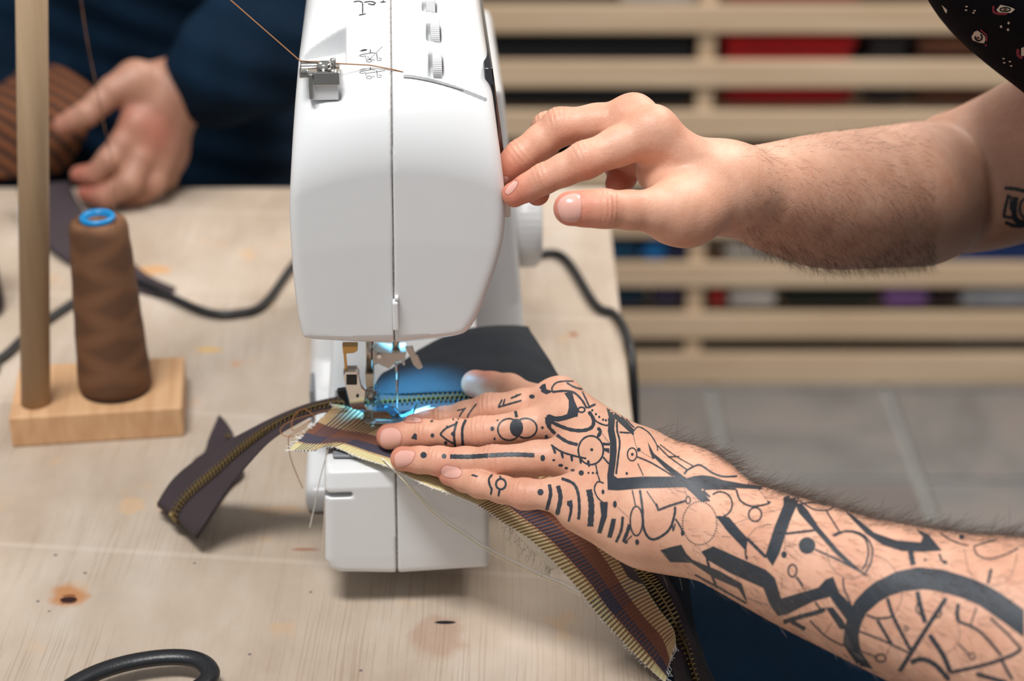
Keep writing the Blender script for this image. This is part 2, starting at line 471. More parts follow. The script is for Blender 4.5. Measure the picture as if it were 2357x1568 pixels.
def tree_of(*objs):
    V, Fc = [], []
    for o in objs:
        n = len(V); M = o.matrix_basis if o.parent is None else o.parent.matrix_basis @ o.matrix_basis
        V += [M @ v.co for v in o.data.vertices]; Fc += [[i + n for i in p.vertices] for p in o.data.polygons]
    return BVHTree.FromPolygons(V, Fc)

# ------------------------------------------------------------------ materials of the place
def wood_table():
    t = NT('plywood'); c = t.coord()
    base = t.noise(t.mapping(c, (1, 0.45, 1)), 14, 5, 0.6)
    col = t.ramp(base, [(0.25, S(162, 143, 125)), (0.5, S(183, 167, 150)), (0.75, S(202, 189, 176))])
    warp = t.noise(c, 7, 2); cv = t.n('VectorMath'); cv.operation = 'ADD'
    wv = t.n('CombineXYZ'); t.l(t.math('MULTIPLY', t.math('SUBTRACT', warp, 0.5), 0.012), wv.inputs[0]); t.l(c, cv.inputs[0]); t.l(wv.outputs[0], cv.inputs[1])
    fine = t.noise(t.mapping(cv.outputs[0], (760, 9, 1)), 1.0, 4, 0.55)
    zone = t.noise(c, 9, 3)
    gr = t.math('MULTIPLY', t.ramp(fine, [(0.36, (1, 1, 1)), (0.47, (0, 0, 0))]), t.ramp(zone, [(0.38, (0.05,) * 3), (0.6, (0.75,) * 3)]))
    col = t.mix(t.math('MULTIPLY', gr, 0.42), col, S(146, 116, 88))
    gray = t.noise(t.mapping(c, (2, 5, 1)), 6, 5, 0.7)
    col = t.mix(t.ramp(gray, [(0.55, (0, 0, 0)), (0.75, (0.35,) * 3)]), col, S(176, 164, 152))
    tan = t.noise(t.mapping(c, (1, 1, 1), locn=(3, 1, 0)), 24, 4, 0.6)
    col = t.mix(t.ramp(tan, [(0.62, (0, 0, 0)), (0.74, (0.5,) * 3)]), col, S(205, 160, 112))
    def blob(px, py, rx, ry, c0, amt, fz=0.35, nz=80):
        nonlocal col
        p = at_z(px, py, 0); mp = t.mapping(c, (1 / rx, 1 / ry, 0), locn=(-p[0] / rx, -p[1] / ry, 0))
        ln = t.n('VectorMath'); ln.operation = 'LENGTH'; t.l(mp, ln.inputs[0])
        d = t.math('ADD', ln.outputs['Value'], t.math('MULTIPLY', t.math('SUBTRACT', t.noise(c, nz, 4), 0.5), 1.1))
        col = t.mix(t.math('MULTIPLY', t.ramp(d, [(max(0, 0.9 - fz), (1, 1, 1)), (0.98, (0, 0, 0))]), amt), col, c0)
    blob(160, 1372, 0.0120, 0.0125, S(180, 118, 62), 0.8)
    blob(158, 1380, 0.0055, 0.0050, S(120, 66, 40), 0.8, 0.2, 200)
    blob(158, 1381, 0.0044, 0.0024, S(38, 18, 18), 0.97, 0.15, 60)
    blob(302, 1165, 0.0085, 0.0105, S(206, 166, 124), 0.5)
    blob(640, 1175, 0.020, 0.006, S(205, 160, 110), 0.35); blob(350, 622, 0.016, 0.009, S(206, 150, 90), 0.7)
    blob(480, 805, 0.010, 0.005, S(214, 170, 90), 0.7); blob(1320, 770, 0.004, 0.004, S(150, 90, 50), 0.9)
    blob(1010, 1465, 0.016, 0.022, S(150, 96, 66), 0.35); blob(545, 838, 0.004, 0.006, S(196, 150, 116), 0.6)
    blob(1027, 1433, 0.0058, 0.0016, S(26, 26, 32), 1.0, 0.1, 20); blob(700, 1265, 0.008, 0.0018, S(150, 90, 62), 0.7)
    for i in range(9):
        blob(random.uniform(40, 1300), random.uniform(1250, 1560), 0.0011, 0.0012, S(90, 84, 84), 0.8, 0.3, 20)
    sw = t.n('TexWave'); sw.wave_type = 'BANDS'; sw.bands_direction = 'Y'; sw.inputs['Scale'].default_value = 2.1; sw.inputs['Distortion'].default_value = 1.2; sw.inputs['Detail'].default_value = 0; sw.inputs['Detail Scale'].default_value = 0.8
    t.l(t.mapping(c, (1, 1, 1), (0, 0, R(4))), sw.inputs['Vector'])
    col = t.mix(t.math('MULTIPLY', t.ramp(sw.outputs[1], [(0.9986, (0, 0, 0)), (0.9998, (1, 1, 1))]), 0.14), col, S(236, 226, 214))
    t.color(col); t.set(Roughness=0.52); t.b.inputs['Specular IOR Level'].default_value = 0.35
    t.bump(t.math('SUBTRACT', 1.0, gr), 0.00025, 0.7)
wood_table()
def wood(name, a, b, sx=(3, 60, 60), rough=0.6):
    t = NT(name); c = t.coord(); f = t.noise(t.mapping(c, sx), 1.0, 4, 0.6)
    t.color(t.ramp(f, [(0.3, a), (0.7, b)])); t.set(Roughness=rough); t.bump(f, 0.0004, 0.4)
wood('pine_slat', S(200, 171, 138), S(221, 195, 164), (3, 40, 40))
wood('pine_block', S(196, 150, 108), S(214, 172, 130), (180, 8, 60))
wood('birch_dowel', S(150, 124, 94), S(172, 146, 116), (80, 80, 4))
wood('ply_edge', S(150, 116, 82), S(206, 176, 140), (4, 4, 500))
def slate():
    t = NT('slate'); c = t.coord(); oi = t.n('ObjectInfo').outputs['Random']
    f = t.noise(t.mapping(c, (5, 11, 5)), 1.0, 5, 0.6)
    col = t.ramp(f, [(0.3, S(104, 99, 97)), (0.5, S(126, 125, 123)), (0.62, S(138, 130, 126)), (0.75, S(118, 124, 125))])
    col = t.mix(t.math('MULTIPLY', oi, 0.5), col, S(104, 92, 86)); t.color(col); t.set(Roughness=0.45); t.bump(f, 0.002, 0.5)
slate()
plain('grout', S(146, 146, 144), 0.8, var=0.1)
plain('wall_paint', S(206, 200, 190), 0.8)
plain('black_rubber', S(24, 24, 27), 0.42)

# ------------------------------------------------------------------ floor, wall
FZ = -0.75
o = mobj('floor', rbox((-5.0, -5.0, FZ - 0.06), (5.0, 3.3, FZ - 0.006)), 'grout'); tag(o, kind='structure'); FLOOR = o
tile_me = mobj('tile', rbox((-0.119, -0.119, -0.0065), (0.119, 0.119, 0.0), 0.002, 1), 'slate', mesh_only=True)
for i in range(18):
    for j in range(13):
        x, y = -2.0 + i * 0.25, -0.1 + j * 0.25
        t_ = link(bpy.data.objects.new('tile', tile_me), FLOOR); t_.location = (x + 0.16, y + 0.13, FZ + random.uniform(-0.0008, 0.0008)); t_.rotation_euler = (0, 0, random.choice((0, 1, 2, 3)) * R(90))
o = mobj('wall_back', rbox((-5.0, 3.3, FZ - 0.02), (5.0, 3.4, 1.9)), 'wall_paint'); tag(o, kind='structure')

# ------------------------------------------------------------------ table
tb = empty('work_table', (0, 0, FZ), label='pale plywood work table under the sewing machine', cat='table')
TX0, TX1, TY0, TY1 = -0.95, 0.0715, 0.50, 1.344
def par(o, p): o.parent = p; o.matrix_parent_inverse = p.matrix_basis.inverted(); return o
par(mobj('tabletop', rbox((TX0, TY0, -0.024), (TX1, TY1, 0.0), 0.002, 2), 'plywood'), tb)
par(mobj('apron', rbox((TX0 + 0.06, TY1 - 0.07, -0.10), (TX1 - 0.06, TY1 - 0.045, -0.0245)), 'pine_block'), tb)
par(mobj('apron', rbox((TX0 + 0.06, TY0 + 0.045, -0.10), (TX1 - 0.06, TY0 + 0.07, -0.0245)), 'pine_block'), tb)
for x in (TX0 + 0.05, TX1 - 0.05):
    for y in (TY0 + 0.045, TY1 - 0.045):
        par(mobj('leg', rbox((x - 0.025, y - 0.025, FZ + 0.001), (x + 0.025, y + 0.025, -0.0245), 0.003), 'pine_block'), tb)

# ------------------------------------------------------------------ slatted shelf and the folded cloth on it
SY = 2.42
def zrow(py, Y=SY): return at_y(1600, py, Y)[2]
def xpx(px, py, Y=SY): return at_y(px, py, Y)[0]
sh = empty('slatted_shelf', (0.3, SY, FZ), label='pale wooden slatted shelf of cloth behind the table', cat='shelf')
rows = [(-355, -290), (-235, -170), (-112, -46), (11, 78), (141, 203), (256, 322), (372, 434), (490, 548), (606, 662), (721, 782), (814, 886)]
for a, b in rows:
    par(mobj('slat', rbox((-1.25, SY, zrow(b)), (1.75, SY + 0.009, zrow(a)), 0.003), 'pine_slat'), sh)
for px in (-1350, 130, 1625, 3100):
    x = xpx(px, 200)
    par(mobj('post', rbox((x - 0.012, SY + 0.0095, FZ + 0.005), (x + 0.012, SY + 0.05, 0.05), 0.003), 'pine_slat'), sh)
    par(mobj('post', rbox((x - 0.021, SY + 0.44, FZ + 0.005), (x + 0.021, SY + 0.48, 0.05), 0.003), 'pine_slat'), sh)
boards = [zrow(-118) - 0.02, zrow(250) - 0.005, zrow(600) - 0.012, zrow(720), zrow(810)]
for z in boards:
    par(mobj('shelf_board', rbox((-1.24, SY + 0.0505, z - 0.016), (1.74, SY + 0.438, z), 0.002), 'pine_slat'), sh)
plain('shelf_back', S(40, 33, 28), 0.9)
par(mobj('back_panel', rbox((-1.25, SY + 0.481, FZ + 0.005), (1.75, SY + 0.49, 0.05)), 'shelf_back'), sh)
def cloth_mat(name, col):
    t = NT(name); c = t.coord(); f = t.noise(c, 14, 4, 0.6)
    t.color(t.ramp(f, [(0.3, tuple(x * 0.6 for x in col[:3]) + (1,)), (0.7, col)])); t.set(Roughness=0.9)
    t.b.inputs['Sheen Weight'].default_value = 0.15; t.bump(t.noise(c, 300, 2), 0.0006)
def folded(name, label, px0, px1, z, h, col, layers=3, seed=0, dy=0.0):
    cloth_mat('cloth_' + str(seed), col); rg = np.random.default_rng(seed); x0, x1 = xpx(px0, 200, SY + 0.07), xpx(px1, 200, SY + 0.07)
    gs = []; hh = h / layers
    for k in range(layers):
        e = rg.uniform(-0.006, 0.006, 2); y0 = SY + 0.012 + dy + rg.uniform(0, 0.008); d0 = 0.36 - dy
        g = rbox((x0 + max(0, e[0]), y0, z + 0.0005 + k * hh), (x1 + min(0, e[1]), y0 + d0, z + (k + 1) * hh - 0.0004), hh * 0.45, 3); gs.append(g)
    o = mobj(name, join(*gs), 'cloth_' + str(seed), smooth=True); return tag(o, label, 'cloth', 'folded cloths on the slatted shelf')
bz = boards
folded('folded_cloth', 'black folded cloth on the upper shelf right of the machine', 1100, 1585, bz[1], 0.125, S(16, 15, 17), 4, 1)
folded('folded_cloth', 'pale grey folded cloth atop the black pile beside the shelf post', 1420, 1585, bz[1] + 0.1265, 0.03, S(190, 184, 178), 2, 2)
folded('folded_cloth', 'bright red folded cloth on the upper shelf', 1648, 1960, bz[1], 0.178, S(196, 12, 18), 5, 3)
folded('folded_cloth', 'charcoal folded cloth between the red and the brown ones', 1968, 2075, bz[1], 0.176, S(52, 46, 48), 5, 4)
folded('folded_cloth', 'rust brown folded cloth at the right of the upper shelf', 2082, 2420, bz[1], 0.174, S(110, 62, 36), 5, 5)
folded('folded_cloth', 'dark brown folded cloth on the upper shelf left of the machine', 560, 1085, bz[1], 0.11, S(40, 28, 22), 4, 6)
folded('folded_cloth', 'black folded cloth at the far left of the upper shelf', 175, 540, bz[1], 0.12, S(20, 18, 20), 4, 61)
folded('folded_cloth', 'petrol blue folded cloth low on the shelf beside the table corner', 1330, 1478, bz[2], 0.10, S(16, 78, 112), 4, 7)
folded('folded_cloth', 'bright azure folded cloth low on the shelf next to the post', 1482, 1545, bz[2], 0.10, S(20, 120, 190), 4, 8)
folded('folded_cloth', 'dull violet blue folded cloth directly left of the shelf post', 1548, 1592, bz[2], 0.09, S(50, 50, 96), 4, 9)
folded('folded_cloth', 'white folded cloth under the forearm on the shelf', 1665, 1900, bz[2], 0.085, S(205, 196, 184), 3, 10)
folded('folded_cloth', 'cream folded cloth right of the white one under the elbow', 1905, 2140, bz[2], 0.055, S(214, 200, 180), 2, 11)
folded('folded_cloth', 'dark royal blue folded cloth under the elbow at the right', 2150, 2500, bz[2], 0.10, S(18, 52, 110), 4, 12)
folded('folded_cloth', 'teal navy folded cloth on the lower board near the table corner', 1395, 1500, bz[3], 0.05, S(18, 58, 84), 2, 13)
folded('folded_cloth', 'plum grey folded cloth on the lower board left of the post', 1504, 1592, bz[3], 0.05, S(70, 62, 92), 2, 14)
folded('folded_cloth', 'small scarlet cloth roll on the lower board right of the post', 1649, 1684, bz[3], 0.05, S(206, 20, 26), 2, 15)
folded('folded_cloth', 'off-white folded cloth on the lower board next to the scarlet one', 1690, 1812, bz[3], 0.05, S(222, 214, 204), 2, 16)
folded('folded_cloth', 'very dark green folded cloth on the lower board', 1818, 2055, bz[3], 0.052, S(24, 30, 18), 2, 17)
folded('folded_cloth', 'lilac purple folded cloth on the lower board', 2060, 2172, bz[3], 0.05, S(140, 96, 160), 2, 18)
folded('folded_cloth', 'maroon black folded cloth right of the lilac one', 2176, 2238, bz[3], 0.05, S(40, 16, 16), 2, 19)
folded('folded_cloth', 'silver grey folded cloth at the right end of the lower board', 2243, 2480, bz[3], 0.05, S(176, 178, 182), 2, 20)
for k, (a, b, c0, nm) in enumerate([(1300, 1590, S(40, 34, 30), 'dark taupe folded cloth on the bottom board left of the post'), (1640, 1980, S(30, 26, 26), 'black brown folded cloth on the bottom board right of the post'), (1990, 2240, S(72, 52, 40), 'chestnut folded cloth on the bottom board at the right'), (2250, 2500, S(120, 120, 128), 'mid grey folded cloth on the bottom board at the far right')]):
    folded('folded_cloth', nm, a, b, bz[4], 0.012, c0, 1, 30 + k)

# ------------------------------------------------------------------ cone stand, thread cones
t = NT('brown_thread'); c = t.coord()
ln = t.n('SeparateXYZ'); t.l(c, ln.inputs[0])
ang = t.math('ARCTAN2', ln.outputs[1], ln.outputs[0])
def spiral(sg, n, fr):
    return t.math('SINE', t.math('ADD', t.math('MULTIPLY', ang, sg * n), t.math('MULTIPLY', ln.outputs[2], fr)))
w1 = spiral(1, 2, 210); w2 = spiral(-1, 2, 260); fine = t.math('SINE', t.math('ADD', t.math('MULTIPLY', ang, 3.0), t.math('MULTIPLY', ln.outputs[2], 9000)))
f = t.math('ADD', t.math('MULTIPLY', t.math('MAXIMUM', w1, w2), 0.5), 0.35)
t.color(t.ramp(f, [(0.3, S(92, 58, 32)), (0.6, S(106, 68, 40)), (0.85, S(114, 76, 47))])); t.set(Roughness=0.75); t.bump(fine, 0.0002, 0.6)
plain('blue_core', S(8, 128, 190), 0.35); plain('black_core', S(30, 26, 26), 0.5)
plain('dark_thread', S(46, 32, 30), 0.8, var=0.15); plain('white_pin', S(205, 210, 216), 0.35)
st = empty('thread_stand', (-0.243, 0.990, 0), R(7.5), 'wooden thread stand with a tall dowel on a pine block', 'thread stand')
mobj('base_block', rbox((-0.049, -0.0325, 0), (0.049, 0.0325, 0.0195), 0.0012), 'pine_block', st)
def inloc(o, p): return np.array(o.matrix_basis.inverted() @ Vector(p))
d0 = at_z(82, 928, 0.0195); d1 = at_y(69, -400, d0[1] + 0.004)
bpy.context.view_layer.update()
mobj('dowel', tube([inloc(st, d0), inloc(st, d1)], 0.0084, 24), 'birch_dowel', st, smooth=True)
p0 = at_z(60, 838, 0.0195); p1 = at_y(52, 470, p0[1])
mobj('spool_pin', tube([inloc(st, p0), inloc(st, p1)], 0.0028, 12), 'white_pin', st, smooth=True)
def cone_thing(p, rz, h, r0, r1, thread, core, label):
    root = empty('thread_cone', p, rz, label, 'thread cone', 'cones of thread on the left')
    prof = [(r0 * 0.9, 0.0012), (r0 * 0.985, 0.003), (r0, 0.006)] + [(r0 + (r1 - r0) * k / 12 + 0.0002 * math.sin(k * 2.1), 0.006 + (h - 0.010) * k / 12) for k in range(1, 12)] + [(r1, h - 0.004), (r1 * 0.95, h - 0.0014), (r1 * 0.86, h), (r1 * 0.5, h + 0.0008), (r1 * 0.4, h)]
    mobj('winding', lathe(prof, 48), thread, root, smooth=True)
    mobj('core', lathe([(r1 * 0.40, h - 0.004), (r1 * 0.60, h + 0.0004), (r1 * 0.61, h + 0.0024), (r1 * 0.54, h + 0.0036), (r1 * 0.44, h + 0.003), (r1 * 0.38, h - 0.002), (r1 * 0.36, h - 0.02), (0.0001, h - 0.02)], 32), core, root, smooth=True)
    mobj('base_ring', lathe([(r0 * 0.6, 0.0), (r0 * 0.93, 0.0), (r0 * 0.96, 0.0015), (r0 * 0.9, 0.003)], 32), 'black_core', root, smooth=True)
    return root
cb = at_z(266, 893, 0.0197); ct = at_y(250, 508, cb[1])
cone_thing(cb, 0, ct[2] - 0.0197, 0.0212, 0.0166, 'brown_thread', 'blue_core', 'brown thread cone with a blue plastic core')
cone_thing(at_z(-75, 720, 0), 0, 0.105, 0.0245, 0.019, 'dark_thread', 'black_core', 'very dark brown thread cone cut by the left edge')

# ------------------------------------------------------------------ cord, scissors
z = 0.0032
cord = [np.array([-1.02, .80, -.35]), np.array([-.968, .80, -.03]), np.array([-.945, .80, z + .001]), np.array([-.80, .83, z]), np.array([-.55, .99, z])] + [at_z(*p, z) for p in [(-120, 880), (0, 826), (70, 765), (180, 690), (270, 645), (335, 655), (410, 692), (480, 720), (545, 722), (610, 698), (680, 655), (760, 610), (850, 600), (960, 605), (1080, 640), (1160, 664), (1215, 667), (1300, 680), (1370, 700), (1412, 722)]]
cord = [(p[0], max(p[1], 1.21) if 0.02 < (p[0] + 0.17) < 0.21 else p[1], p[2]) for p in cord]
e = [at_z(1440, 765, 0.0036), np.array([TX1 + 0.004, at_z(1452, 830, 0)[1], -0.004]), np.array([TX1 + 0.0065, at_z(1458, 860, 0)[1], -0.06]), np.array([TX1 + 0.008, at_z(1452, 880, 0)[1], -0.2]), np.array([TX1 + 0.02, at_z(1452, 880, 0)[1] + 0.03, -0.5]), np.array([TX1 + 0.05, 1.05, FZ + 0.006]), np.array([TX1 + 0.4, 1.25, FZ + 0.006])]
o = mobj('power_cord', tube(crom(np.array([np.asarray(q) for q in list(cord) + e]), 8), 0.0029, 10), 'black_rubber', smooth=True)
tag(o, 'black power cord winding over the table behind the machine', 'cord')
t = NT('scissor_grip'); t.color(S(26, 28, 32)); t.set(Roughness=0.38); t.bump(t.noise(t.coord(), 900, 2), 0.0001)
plain('steel', S(190, 190, 192), 0.22, 1.0)
sc = empty('scissors', at_z(330, 1600, 0), 0, 'scissors with black plastic handles at the bottom left corner', 'scissors')
ctr = at_z(330, 1600, 0)
def loop(pts, zc, r, n=14, flat=0.75):
    P = crom([at_z(x, y, zc) - ctr for x, y in pts], 6, True); return tube(P, r, n, closed=True, flat=flat)
mobj('handle', loop([(150, 1592), (215, 1552), (300, 1525), (390, 1513), (455, 1520), (484, 1548), (462, 1580), (400, 1602), (310, 1622), (220, 1640), (160, 1632)], 0.010, 0.0046), 'scissor_grip', sc, smooth=True)
mobj('handle', loop([(60, 1690), (130, 1660), (230, 1655), (330, 1660), (400, 1680), (400, 1725), (320, 1760), (200, 1770), (90, 1750)], 0.0075, 0.0046), 'scissor_grip', sc, smooth=True)
a = at_z(165, 1612, 0.008) - ctr; b = at_z(-180, 1690, 0.006) - ctr
def blade(p, q, w, th):
    p, q = np.asarray(p), np.asarray(q); d = q - p; n = np.array([-d[1], d[0], 0]); n /= np.linalg.norm(n); V = []
    for s_ in (-1, 1): V += [p + n * w + (0, 0, s_ * th), p - n * w + (0, 0, s_ * th), q + (0, 0, s_ * th * 0.5)]
    return V, [(0, 1, 2), (5, 4, 3), (0, 3, 4, 1), (1, 4, 5, 2), (2, 5, 3, 0)]
mobj('blade', blade(a, b + (0, 0.004, 0), 0.007, 0.0012), 'steel', sc)
mobj('blade', blade(at_z(70, 1700, 0.0045) - ctr, b + (-0.004, 0.0, 0), 0.007, 0.0012), 'steel', sc)
mobj('screw', cyl(np.array(a) * 0.6 + np.array(b) * 0.4 + (0, 0, -0.0035), np.array(a) * 0.6 + np.array(b) * 0.4 + (0, 0, 0.004), 0.004), 'steel', sc)

# ------------------------------------------------------------------ sewing machine
t = NT('white_plastic'); c = t.coord(); f = t.noise(c, 9, 4)
t.color(t.ramp(f, [(0.3, S(218, 219, 220)), (0.7, S(225, 226, 227))])); t.set(Roughness=0.3); t.b.inputs['Coat Weight'].default_value = 0.12; t.b.inputs['Coat Roughness'].default_value = 0.12
plain('ivory_plastic', S(205, 196, 184), 0.35); plain('seam_dark', S(128, 124, 120), 0.8, var=0.4, vscale=900)
plain('chrome', S(205, 203, 200), 0.10, 1.0); plain('satin_steel', S(176, 168, 158), 0.28, 1.0); plain('brass_pin', S(190, 150, 96), 0.3, 1.0)
plain('grey_plate', S(128, 131, 136), 0.38); plain('black_plastic', S(20, 20, 21), 0.4); plain('print_ink', S(40, 42, 46), 0.6); plain('print_grey', S(120, 122, 126), 0.6)
plain('groove_grey', S(150, 152, 155), 0.5); plain('dark_gloss', S(96, 94, 96), 0.08, 1.0)
t = NT('clear_plastic'); t.color(S(150, 215, 245)); t.set(Roughness=0.06); t.b.inputs['Transmission Weight'].default_value = 0.85; t.b.inputs['IOR'].default_value = 1.45
mc = empty('sewing_machine', MO, MA, 'white sewing machine seen from its needle end', 'sewing machine')
bpy.context.view_layer.update()
HEAD = [(-.0471, .1535), (-.0445, .1500), (-.0337, .1482), (-.0045, .1459), (.0148, .1474), (.027, .1497), (.0318, .1535), (.0362, .1617), (.0414, .1761), (.0454, .1892), (.0478, .2022), (.0484, .215), (.0475, .2277), (.0456, .2444), (.0436, .262), (.0418, .276), (.0375, .2865), (.02, .2905), (0, .2915), (-.02, .2905), (-.0385, .2865), (-.0432, .275), (-.0450, .2627), (-.0477, .2341), (-.0494, .2132), (-.0494, .1873), (-.0487, .1697)]
SIDE = [(.004, .140), (0, .152), (-.0005, .20)] + [(.088 * (1 - math.cos(R(a))), .232 + .0598 * math.sin(R(a))) for a in range(0, 91, 1)] + [(.36, .2918), (.36, .19), (.09, .19), (.082, .140)]
HEAD = crom(HEAD, 4, True)
def top_hit(px, py, dz=0.0):
    for yl in np.arange(-.004, .3, .0003):
        p = L(px, py, yl); zs = .232 + .0598 * math.sqrt(max(0, 1 - (1 - min(max(yl, 0), .088) / .088) ** 2))
        if p[2] <= zs + dz: return p
    return p
vx = Vox((-.056, -.006, .138), (.056, .366, .298), .0012)
A2 = poly_sdf(vx.ax[0][:, None], vx.ax[2][None, :], HEAD); B2 = poly_sdf(vx.ax[1][:, None], vx.ax[2][None, :], SIDE)
B3 = np.empty(vx.n, np.float32)
for i_, x_ in enumerate(vx.ax[0]):                       # the front rounds off earlier towards both sides
    zq = (vx.ax[2] + .013 * min(1, abs(x_) / .05) ** 2 * np.clip((vx.ax[2] - .165) / .06, 0, 1) - vx.lo[2]) / vx.h
    i0 = np.clip(np.floor(zq).astype(int), 0, vx.n[2] - 2); w_ = (zq - i0).astype(np.float32)
    B3[i_] = B2[:, i0] * (1 - w_) + B2[:, i0 + 1] * w_
d = smax(A2[:, None, :], B3, 0.0055)
X, Yv, Zv = vx.ax[0][:, None, None], vx.ax[1][None, :, None], vx.ax[2][None, None, :]
def boxd(lo, hi): 
    q = [np.abs(v - (a + b) / 2) - (b - a) / 2 for v, a, b in zip((X, Yv, Zv), lo, hi)]
    return np.maximum(np.maximum(q[0], q[1]), q[2])
# pocket on the left shoulder, recess below the thread guide, dial slots
pa, pb, pc = top_hit(795, 46), top_hit(788, 132), top_hit(708, 74)
d = smax(d, -np.maximum(boxd((-.07, pb[1], pb[2] - .0065), (pa[0], pa[1], .31)), (Yv - pa[1]) + (pa[0] - X) * (pa[1] - pc[1]) / (pa[0] - pc[0])), .0010)
ga, gb = top_hit(708, 193), top_hit(775, 230)
d = smax(d, -np.maximum(boxd((ga[0], gb[1] - .004, ga[2] - .0075), (gb[0] + .002, ga[1], .31)), (gb[1] - Yv) + (gb[0] - X) * -.35), .0008)
gl = top_hit(690, 222); d = smax(d, -boxd((-.07, -.01, gl[2] - .0012), (-.0395, gl[1] + .004, gl[2] + .0012)), .0008)
WH = [top_hit(1006, 140), top_hit(1001, 64), top_hit(991, 4)]
for p in WH: d = smax(d, -boxd((p[0] - .0038, p[1] - .0062, p[2] - .006), (p[0] + .0026, p[1] + .0062, .31)), .0006)
sx_ = -.0064 + .0172 * Zv
HS = []
for name, cut in (('head_shell', X - (sx_ - .0002)), ('head_shell', (sx_ + .0002) - X)):
    vx.a = np.maximum(d, cut).astype(np.float32); P, Q, N = vx.mesh(1)
    o = npobj(name, P, Q, 'white_plastic', mc, N); HS.append(o)
vx.a = np.maximum(d + .0008, np.abs(X - sx_) - .004).astype(np.float32); P, Q, N = vx.mesh(1); npobj('seam_strip', P, Q, 'seam_dark', mc, N)
# free arm
ARM = [(-.0415, .0280), (-.0395, .0225), (-.0345, .0200), (-.0059, .0183), (.0390, .0200), (.0400, .0215), (.0402, .0810), (-.0395, .0812)]
ARMS = [(0.0006, .012), (0, .030), (0, .070), (.0022, .0775), (.0075, .0808), (.016, .0814), (.30, .0814), (.30, .012)]
va = Vox((-.048, -.006, .010), (.048, .306, .088), .0012)
A2 = poly_sdf(va.ax[0][:, None], va.ax[2][None, :], ARM); B2 = poly_sdf(va.ax[1][:, None], va.ax[2][None, :], ARMS)
X, Yv, Zv = va.ax[0][:, None, None], va.ax[1][None, :, None], va.ax[2][None, None, :]
d = smax(A2[:, None, :], B2[None, :, :], .0045)
d = smax(d, -boxd((-.06, -.01, .0645), (-.0265, .004, .0672)), .0009); d = smax(d, -boxd((-.06, -.01, .0645), (-.0395, .05, .0672)), .0009)
sx_ = -.0064 + .0172 * Zv; AS = []
for cut in (X - (sx_ - .0003), (sx_ + .0003) - X):
    va.a = np.maximum(d, cut).astype(np.float32); P, Q, N = va.mesh(1); AS.append(npobj('free_arm', P, Q, 'white_plastic', mc, N))
va.a = np.maximum(d + .0008, np.abs(X - sx_) - .004).astype(np.float32); P, Q, N = va.mesh(1); npobj('seam_strip', P, Q, 'seam_dark', mc, N)
mobj('arm_groove', rbox((-.0400, .0030, .0648), (-.0268, .0042, .0668)), 'groove_grey', mc)
# base and column
def zprism(poly, z0, z1, r): return prism(poly, z0, z1, 'z', r, 3)
mobj('base', zprism([(-.0555, .0875), (.0740, .0875), (.0740, .375), (-.0585, .375)], 0.0, .0165, .005), 'white_plastic', mc, smooth=True)
vb = Vox((-.070, .195, .008), (.088, .385, .200), .002)
X, Yv, Zv = vb.ax[0][:, None, None], vb.ax[1][None, :, None], vb.ax[2][None, None, :]
d = smax(poly_sdf(vb.ax[0][:, None], vb.ax[2][None, :], [(-.0570, .010), (.0735, .010), (.0690, .075), (.0590, .195), (-.0500, .195)])[:, None, :], poly_sdf(vb.ax[1][:, None], vb.ax[2][None, :], [(.190, .010), (.197, .014), (.212, .030), (.218, .06), (.220, .195), (.375, .195), (.375, .010)])[None], .010)
vb.a = d.astype(np.float32); P, Q, N = vb.mesh(1); npobj('column', P, Q, 'white_plastic', mc, N)
# stitch dial on the operator's side
dc = L(1206, 512, .275); 
V, Fc = lathe([(.0235, 0), (.0262, .0012), (.0270, .003), (.0270, .0135), (.0255, .0165), (.0215, .0175), (.0001, .0175)], 120, 'x', (0, 0, 0))
V = [(x, y * (1 + (.018 if (i % 120) % 3 == 0 and .002 < x < .0145 else 0)), zz * (1 + (.018 if (i % 120) % 3 == 0 and .002 < x < .0145 else 0))) for i, (x, y, zz) in enumerate(V)]
mobj('stitch_dial', moved((V, Fc), (.0668, dc[1], dc[2])), 'white_plastic', mc, smooth=True)
# glossy panel and button on the operator's side
mobj('control_panel', prism([(.0500, .206), (.0496, .226), (.0476, .243), (.0455, .260), (.0440, .272), (.0400, .272), (.0440, .206)], .028, .20, 'y', .0008, 2), 'dark_gloss', mc, smooth=True)
bp = L(1168, 470, .022); mobj('push_button', rbox((.0455, .014, bp[2] - .0035), (.0512, .026, bp[2] + .006), .001), 'ivory_plastic', mc)
# needle-threader slide on the front
a, b = L(903, 692, -.0015), L(918, 756, -.0015); mobj('threader_slide', rbox((a[0], -.0042, b[2]), (b[0], .002, a[2]), .0007), 'white_plastic', mc)
a, b = L(908, 682, -.0015), L(918, 690, -.0015); mobj('slide_stop', rbox((a[0], -.003, b[2]), (b[0], .002, a[2]), .0006), 'white_plastic', mc)
# thumbwheels
for p in WH:
    yy, zc = p[1], p[2] - .0030
    V, Fc = lathe([(.0058, -.0021), (.0066, -.0018), (.0066, .0018), (.0058, .0021)], 96, 'x', (p[0], yy, zc))
    V = [(x, yy + (y - yy) * (1 + (.035 if (i % 96) % 2 == 0 else 0)), zc + (zz - zc) * (1 + (.035 if (i % 96) % 2 == 0 else 0))) for i, (x, y, zz) in enumerate(V)]
    mobj('thumbwheel', (V, Fc), 'white_plastic', mc)
